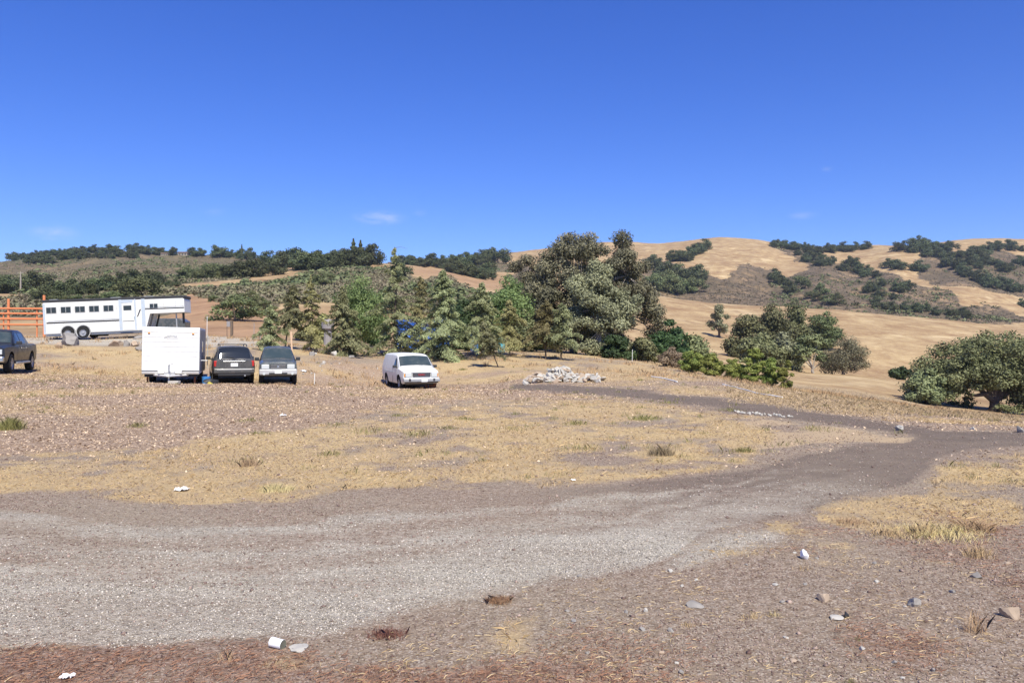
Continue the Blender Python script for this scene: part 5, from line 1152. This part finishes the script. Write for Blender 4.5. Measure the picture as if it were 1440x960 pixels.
# white pipe along the slope
M['pvc'] = simple('white_pipe', (.80, .80, .78), .5, .4, var=.06)
def pipe(pts, r, label):
    P = [spot(a, b, 20)+Vector((0, 0, r*.9)) for a, b in pts]; Q = []
    for a, b in zip(P, P[1:]):
        for k in range(8): q = a.lerp(b, k/8); q.z = gz(q.x, q.y)+r*.9; Q.append(q)
    o = MB().tube(Q, r, 6).build('pipe', M['pvc'], None, True); tag(o, label, 'pipe')
pipe([(916, 530), (935, 533), (955, 538)], .03, 'white pipe lying on the slope below the dry shrub'); pipe([(1016, 541), (1045, 548), (1080, 556), (1103, 560)], .025, 'white pipe lying below the bright green shrubs')

# pile of broken concrete
def pile():
    r = random.Random(5); c = at(792, 33.5); s = 33.5/F
    xs = []
    for i in range(240):
        t = r.triangular(0, 1, .45); u = r.uniform(-1, 1); x = (t-.5)*118*s; hmax = max(0.03, (1-abs((t-.47)*2)**1.25))*.62*(.82+.25*math.sin(t*17)); d = u*1.0
        z = hmax*max(0, 1-abs(u)**1.6)*r.uniform(.55, 1.0)
        xs.append((x, d, z))
    # supporting heart of rubble
    for i, (x, d, z) in enumerate(xs):
        w = r.uniform(.07, .27); l = w*r.uniform(.6, 1.5); th = r.uniform(.04, .11)
        n = r.randint(4, 6); ang = sorted(r.uniform(0, 6.28) for _ in range(n))
        ang = [2*math.pi*k/n+r.uniform(-.35, .35) for k in range(n)]
        poly = [(math.cos(a)*w*r.uniform(.75, 1.1), math.sin(a)*l*r.uniform(.75, 1.1)) for a in ang]
        V = [(a, b_, -th/2) for a, b_ in poly]+[(a*.95, b_*.95, th/2+r.uniform(-.015, .015)) for a, b_ in poly]
        Fs = [tuple(range(n))[::-1], tuple(range(n, 2*n))]+[(k, (k+1) % n, (k+1) % n+n, k+n) for k in range(n)]
        o = MB().add(V, Fs).build('concrete_chunk', M['concrete'] if r.random() < .7 else M['tanrock'])
        bx = c.x+x; by = c.y+d; o.location = (bx, by, gz(bx, by)+z+.04); out = Vector((x*.25, d, 0))
        o.rotation_euler = (r.gauss(0, .35)-d*.5, r.gauss(0, .35)+x*.18, r.uniform(0, 6.28))
        tag(o, 'broken pale concrete slab piece in the heap beside the track', 'concrete chunk', 'broken concrete pieces in the heap')
pile()

# things among and behind the trees
p = at(592, 60)
tp = empty('tarpaulin_shelter', p, 0, 'blue tarpaulin draped over a low shelter behind the cedars', 'shelter')
V = []; nx, nz = 26, 14
for j in range(nz+1):
    for i in range(nx+1):
        u, v = i/nx, j/nz; V.append((-2.0+4.3*u, -.4+.10*math.sin(u*21+v*3)+.08*math.sin(u*43)+.06*math.sin(v*13)-(.2*(1-v)), .15+2.2*v+.08*math.sin(u*9)))
Fs = [(j*(nx+1)+i, j*(nx+1)+i+1, (j+1)*(nx+1)+i+1, (j+1)*(nx+1)+i) for j in range(nz) for i in range(nx)]
b_ = len(V)
for i in range(nx+1): u = i/nx; V.append((-2.0+4.3*u, 2.2, 2.0+.08*math.sin(u*9)))
Fs += [(nz*(nx+1)+i, nz*(nx+1)+i+1, b_+i+1, b_+i) for i in range(nx)]
MB().add(V, Fs).build('tarpaulin', M['tarp'], tp, True)
for x in (-1.95, 2.25):
    for y in (-.3, 2.1): MB().box((x, y, 1.0), (.1, .1, 2.1)).build('post', M['wood'], tp)
def barrel(px, Y, h, r, m_, label, name='barrel'):
    p = at(px, Y); o = MB().lathe([(0, .001), (0, r*.95), (.03, r), (h*.33, r), (h*.345, r*1.04), (h*.36, r), (h*.66, r), (h*.675, r*1.04), (h*.69, r), (h-.03, r), (h, r*.95), (h-.02, .001)], 20, axis='z').build(name, M[m_], None, True)
    o.location = p; tag(o, label, 'barrel')
barrel(667, 58, 1.3, .30, 'bluep', 'tall sky blue barrel behind the pale trunked cedar'); barrel(705, 62, 1.2, .30, 'teal', 'teal barrel beyond the small leaning cedar')
# pale round tank on a grey post left of the weeping cedar
p = at(461, 60); tk = empty('water_tank', p, 0, 'pale grey round tank on a stand seen between the cedars', 'tank')
MB().lathe([(1.3, .001), (1.3, .4), (1.4, .48), (1.95, .50), (2.1, .35), (2.15, .001)], 22, axis='z').build('tank', M['greyp'], tk, True); MB().lathe([(-.1, .33), (1.3, .30)], 14, axis='z').build('stand', M['greyp'], tk)
# leaning lumber and thin posts
p = at(411, 45.5); o = MB().tube([(0, 0, -.1), (-.42, 1.2, 1.55)], .055, 6).build('leaning_post', M['palewood']); o.location = p; tag(o, 'bare pale pole leaning out of the cedars behind the grey SUV', 'pole')
p = at(325, 59); pb = empty('meter_post', p, 0, 'dark wooden post with a box fixed to it on the bench edge', 'post'); MB().box((.05, 0, .55), (.17, .17, 1.5)).build('post', M['wood'], pb); MB().box((-.15, -.12, 1.02), (.26, .16, .42)).build('meter_box', M['greyp'], pb, bevel=.02); MB().tube([(-.28, -.1, -.1), (-.28, -.1, .95)], .025, 6).build('conduit', M['wood'], pb)
for px, Y, h, lab in ((291, 57, 1.5, 'thin pale stake right of the white travel trailer'), (357, 58, 1.3, 'thin grey stake left of the cedars'), (366, 58, 1.0, 'shorter grey stake beside the first, left of the cedars'), (442, 38, .55, 'short white stake in the grass between grey SUV and van'), (889, 56, .9, 'white tipped stake at the foot of the oak grove')):
    p = at(px, Y); o = MB().tube([(0, 0, -.1), (.02, 0, h)], .018, 6).build('stake', M['pvc'] if px in (442, 889, 291) else M['galv']); o.location = p; tag(o, lab, 'stake')
# bluish thing under gooseneck: parked cart far behind
p = at(241, 66); o = MB().prism([(-1.4, 0.1), (1.4, 0.1), (1.4, 1.1), (1.0, 1.35), (-1.0, 1.35), (-1.4, 1.1)], -.6, .6).build('covered_cart', M['bluegrey'], None, bevel=.05); o.location = p; tag(o, 'slate blue covered cart seen beneath the horse trailer nose', 'cart')
# tubs and litter beside the travel trailer
p = at(290, 33.6); o = MB().lathe([(0, .001), (0, .14), (.02, .16), (.30, .185), (.32, .19), (.32, .17), (.05, .14), (.05, .001)], 20, axis='z').build('bucket', M['bluep'], None, True); o.location = p; tag(o, 'blue plastic bucket on the ground right of the travel trailer', 'bucket')
rock(at(299, 33.3), (.34, .2, .16), 'blackplastic', 'dark bag slumped between the blue bucket and dark SUV', 'bag', 'bag', 61); rock(at(294.5, 32.9), (.17, .1, .06), 'yellowp', 'small yellow cloth in front of the blue bucket', 'cloth', 'cloth', 62)
p = at(245, 31.5); o = MB().box((0, 0, .06), (.42, .25, .14)).build('block', M['concrete'], None, bevel=.01); o.location = p; tag(o, 'pale block on the ground under the trailer tongue', 'block')
p = at(608, 39.0); o = MB(); o.box((0, 0, .14), (.34, .12, .3)); o.box((-.3, 0, .1), (.12, .1, .24)); o = o.build('rusty_bracket', M['rust'], None, bevel=.01); o.location = p; tag(o, 'rusty iron piece on the ground under the van bumper corner', 'iron scrap')
def litter(px, row, w, label, seed, ymin=3.3):
    p = spot(px, row, ymin); s = p.y/F; r = random.Random(seed); V = []; n = 7
    for j in range(n):
        for i in range(n): V.append(((i/(n-1)-.5)*w*s*1.2+r.uniform(-1, 1)*w*s*.08, (j/(n-1)-.5)*w*s+r.uniform(-1, 1)*w*s*.08, abs(r.gauss(0, .17))*w*s+.008))
    Fs = [(j*n+i, j*n+i+1, (j+1)*n+i+1, (j+1)*n+i) for j in range(n-1) for i in range(n-1)]
    o = MB().add(V, Fs).build('litter', M['paper']); so = o.modifiers.new('s', 'SOLIDIFY'); so.thickness = .002; o.location = p; tag(o, label, 'litter')
litter(256, 690, 15, 'crumpled white bag on the grass edge above the road', 1); litter(398, 585, 7, 'small white scrap in the far field', 2); litter(806, 676, 5, 'tiny white scrap at the right of the grass edge', 3); litter(95, 953, 14, 'flat white scrap at the lower left corner', 4)
litter(427, 523, 7, 'white scrap on the ground right of the grey SUV', 5, 30)
# fallen tin can
p = spot(390, 911); can = empty('tin_can', p+Vector((0, 0, .026)), 0, 'white tin can lying on its side at the gravel edge', 'can'); can.scale = (.72, .72, .72); can.rotation_euler = (0, R(4), R(-22))
MB().lathe([(-.055, .001), (-.055, .034), (-.052, .037), (-.046, .036), (.046, .036), (.05, .037), (.052, .036), (.05, .034), (.035, .033), (.035, .001)], 32, axis='x').build('shell', M['paper'], can, True)
M['canend'] = simple('olive_tin', (.20, .20, .15), .4, .4, .3, var=.3); MB().lathe([(.0515, .001), (.0515, .031), (.053, .035)], 32, axis='x').build('open_end', M['canend'], can, True)

# utility pole, tank and houses on the hills
p = spot(29, 412, 150); h = 30/F*p.y; up = empty('utility_pole', p, 0, 'tall grey utility pole among the oaks at the far left', 'utility pole')
MB().tube([(0, 0, -1), (0, 0, h)], [.3, .2], 8).build('pole', M['greybark'], up, True); MB().box((0, 0, h*.93), (2.2, .15, .18)).build('cross_arm', M['greybark'], up)
p = spot(39, 405, 150); o = MB(); o.box((0, 0, .9), (3.4, 2.2, 1.8)); o.box((1.2, 0, 2.0), (1.6, 1.8, .7)); o = o.build('white_shed', M['white'], None, bevel=.15); o.location = p; tag(o, 'small white shed beside the utility pole', 'shed')
M['stucco'] = simple('house_stucco', (.30, .26, .21), .9, .1, var=.1); M['rooft'] = simple('brown_roof', (.20, .14, .11), .9, .1, var=.2)
def house(px, row, w, hgt, label):
    p = spot(px, row, 600); k = p.y/F; w *= k; hgt *= k; h_ = empty('house', p-Vector((0, 0, 1)), 0, label, 'house')
    MB().box((0, 0, hgt/2), (w, w*.5, hgt)).build('wall', M['stucco'], h_); MB().prism([(-w*.55, hgt), (w*.55, hgt), (w*.42, hgt*1.45), (-w*.42, hgt*1.45)], -w*.3, w*.3).build('roof', M['rooft'], h_)
    for i in range(3): MB().box((w*(-.3+.3*i), -w*.25-.05, hgt*.55), (w*.12, .08, hgt*.4)).build('window', M['glass'], h_)
house(232, 359, 10, 3.5, 'pale hilltop house at the left of the pair'); house(258, 359, 13, 4, 'brown roofed hilltop house right of its neighbour')
house(550, 371, 9, 2.5, 'tiny pale building in the gap of the centre skyline')

# dry bushes & orange tufts standing out
def tuftobj(px, row, wpx, hpx, m_, label, n=420, ymin=3.3, cat='grass tuft', name='grass_tuft', lean=.9):
    n = int(n*1.5)
    p = spot(px, row, ymin); s = p.y/F; w = wpx*s; h = hpx*s; x = p.x+np.clip(rng.normal(0, .28, n), -.5, .5)*w; y = p.y+np.clip(rng.normal(0, .28, n), -.5, .5)*w*.8; d = np.hypot(x-p.x, y-p.y)/w
    V, Fq = blades(x, y, h*rng.uniform(.4, 1.05, n)*np.clip(1.15-d, .3, 1), rng.uniform(.05, lean, n), np.full(n, .0005+.0003*p.y)); V = V-np.array(p)
    o = mesh_np(name, V, Fq, M[m_], None, False, {'v': ('FACE', 'FLOAT', rng.random(n))}); o.location = p; tag(o, label, cat)
for a in [(1370, 888, 30, 42, 'grass', 'upright straw tuft casting a dark shadow at lower right', 90), (1320, 752, 120, 17, 'grass', 'widest clump of tall dry grass right of the road bend', 700, 3.3, 'grass tuft', 'grass_tuft', 1.3), (1372, 745, 50, 17, 'grass', 'dry grass clump at the right of the widest one', 700, 3.3, 'grass tuft', 'grass_tuft', 1.8), (1300, 750, 40, 20, 'grass', 'dry grass clump at the left of the widest one', 500),
          (1250, 752, 60, 11, 'grass', 'low straw clump left of the tall dry grass', 500), (1375, 782, 36, 24, 'grass', 'thin dry grass clump below the widest one', 240), (1195, 735, 44, 10, 'grass', 'flat straw patch by the road bend', 300),
          (1058, 868, 24, 14, 'grass', 'small orange tuft in the middle of the brown soil', 60), (1088, 866, 18, 12, 'grass', 'second small orange tuft right of the first', 50), (967, 880, 20, 10, 'grass', 'small straw tuft left of the orange ones', 50),
          (320, 928, 26, 24, 'grass', 'spindly pale weed at the gravel edge left of the can', 24), (15, 604, 30, 22, 'ggrass', 'bushy olive weed at the left edge of the field', 600), (350, 655, 26, 15, 'mgrass', 'tall straw tuft in the middle left of the field', 300), (388, 690, 46, 14, 'mgrass', 'wide straw tuft near the grass edge', 400),
          (240, 533, 8, 14, 'drybush', 'dead weed in front of the travel trailer tongue', 60), (395, 541, 30, 5, 'grass', 'dry grass under the grey SUV bumper', 150), (1130, 800, 30, 8, 'grass', 'flat straw wisps below the white stone', 70), (930, 640, 34, 18, 'drybush', 'brown dead bush in the field left of the road bend', 400),
          (1045, 635, 30, 10, 'ggrass', 'olive tuft near the sandy strip', 200), (905, 590, 40, 10, 'ggrass', 'olive patch in the far right of the field', 250), (1195, 960, 20, 12, 'ggrass', 'green weed at the bottom edge right of centre', 60), (1205, 900, 18, 8, 'ggrass', 'tiny green weed on the soil right of centre', 40)]:
    tuftobj(*a)
# dark red sprawling weed clump left of centre
for px, row, w, lab in ((545, 893, 70, 'dark red twiggy weed sprawled on the gravel edge'), (700, 846, 50, 'rusty weed mat on the road margin')):
    p = spot(px, row); s = p.y/F; n = 700; a = rng.uniform(0, 6.28, n); L = w*s*.22*rng.uniform(.2, 1, n); st_ = np.clip(rng.normal(0, .2, (n, 2)), -.36, .36)*w*s*np.array([1, .7])
    x = p.x+st_[:, 0]; y = p.y+st_[:, 1]; V, Fq = blades(x, y, rng.uniform(.01, .05, n), 0*a+1, np.full(n, .0025)); V = V.reshape(n, 5, 3)
    V[:, 3, 0] = x+np.cos(a)*L; V[:, 3, 1] = y+np.sin(a)*L; V = V.reshape(-1, 3)-np.array(p)
    o = mesh_np('red_weed', V, Fq, M['redweed'], None, False, {'v': ('FACE', 'FLOAT', rng.random(n)*.7)}); o.location = p; tag(o, lab, 'weed')

# ------------------------------------------------------------------ the air
hm = bpy.data.materials.new('air'); hm.use_nodes = True; hn = hm.node_tree; hn.nodes.remove(hn.nodes['Principled BSDF'])
pv = hn.nodes.new('ShaderNodeVolumePrincipled'); pv.inputs['Color'].default_value = (.75, .86, 1, 1); pv.inputs['Density'].default_value = HAZE; pv.inputs['Anisotropy'].default_value = .2
hn.links.new(pv.outputs[0], hn.nodes['Material Output'].inputs['Volume'])
if HAZE: tag(MB().box((0, 1480, 130), (9600, 3200, 320)).build('haze', hm), kind='stuff')
# ------------------------------------------------------------------ sky, sun, camera
w = bpy.data.worlds.new('World'); scene.world = w; w.use_nodes = True; nt = w.node_tree; g = NT(nt); bg = nt.nodes['Background']
sky = g.n('ShaderNodeTexSky', sky_type='NISHITA'); sky.sun_disc = False; sky.sun_elevation = SUN_EL; sky.sun_rotation = math.atan2(SUN_DIR.x, SUN_DIR.y)
sky.altitude = 200; sky.air_density = 1.0; sky.dust_density = .15; sky.ozone_density = 3.0
tc = g.n('ShaderNodeTexCoord'); D = tc.outputs['Generated']
hs = g.n('ShaderNodeHueSaturation'); hs.inputs['Saturation'].default_value = SKY_SAT; hs.inputs['Hue'].default_value = SKY_HUE; g.link(sky.outputs[0], hs.inputs['Color'])
skyc = g.mix(1.0, hs.outputs[0], SKY_TINT, 'MULTIPLY')
# faint wisps of cloud
cl = None
for (px, row, rx, ry, st) in ((534, 306, 46, 13, .5), (76, 327, 36, 14, .32), (1163, 238, 9, 5, .16), (590, 299, 14, 6, .2), (1130, 303, 24, 7, .2), (300, 298, 22, 8, .12)):
    d = Vector(((px-720)/F, 1, (HZ-row)/F)).normalized()
    mp = g.n('ShaderNodeMapping', vector_type='POINT'); mp.inputs['Location'].default_value = (-d.x*F/rx, -d.y*F/rx, -d.z*F/ry); mp.inputs['Scale'].default_value = (F/rx, F/rx, F/ry); g.link(D, mp.inputs[0])
    ln = g.n('ShaderNodeVectorMath', operation='LENGTH'); g.link(mp.outputs[0], ln.inputs[0])
    f = g.math('MULTIPLY', g.ramp(ln.outputs['Value'], [(0, 1.0), (1, 0.0)], 'EASE'), st); cl = f if cl is None else g.math('ADD', cl, f)
mp = g.n('ShaderNodeMapping'); mp.inputs['Scale'].default_value = (40, 40, 120); g.link(D, mp.inputs[0]); cn = g.ramp(g.noise(mp.outputs[0], 1.0, 7, .6, .6), [(.3, 0.), (.7, 1.)])
skyc = g.mix(g.math('MULTIPLY', cl, cn), skyc, (7.5, 7.7, 8.1))
g.link(skyc, bg.inputs['Color']); bg.inputs['Strength'].default_value = SKY_STR
sl = bpy.data.lights.new('sun', 'SUN'); sl.energy = SUN_STR; sl.angle = R(.53); sl.color = (1, .945, .79); so = bpy.data.objects.new('sun', sl); col.objects.link(so)
to = Vector((SUN_DIR.x*math.cos(SUN_EL), SUN_DIR.y*math.cos(SUN_EL), math.sin(SUN_EL))); so.rotation_euler = to.to_track_quat('Z', 'Y').to_euler()
cam = bpy.data.cameras.new('camera'); cam.sensor_width = 36; cam.lens = F/1440*36; cam.clip_end = 6000; cam.clip_start = .1
co = bpy.data.objects.new('camera', cam); col.objects.link(co); co.location = (0, 0, EYE); co.rotation_euler = (R(90), 0, 0); scene.camera = co
v = scene.view_settings; v.view_transform = 'Standard'; v.look = 'None'; v.exposure = EXPO; v.gamma = 1
print('hill trees', cntr[0])
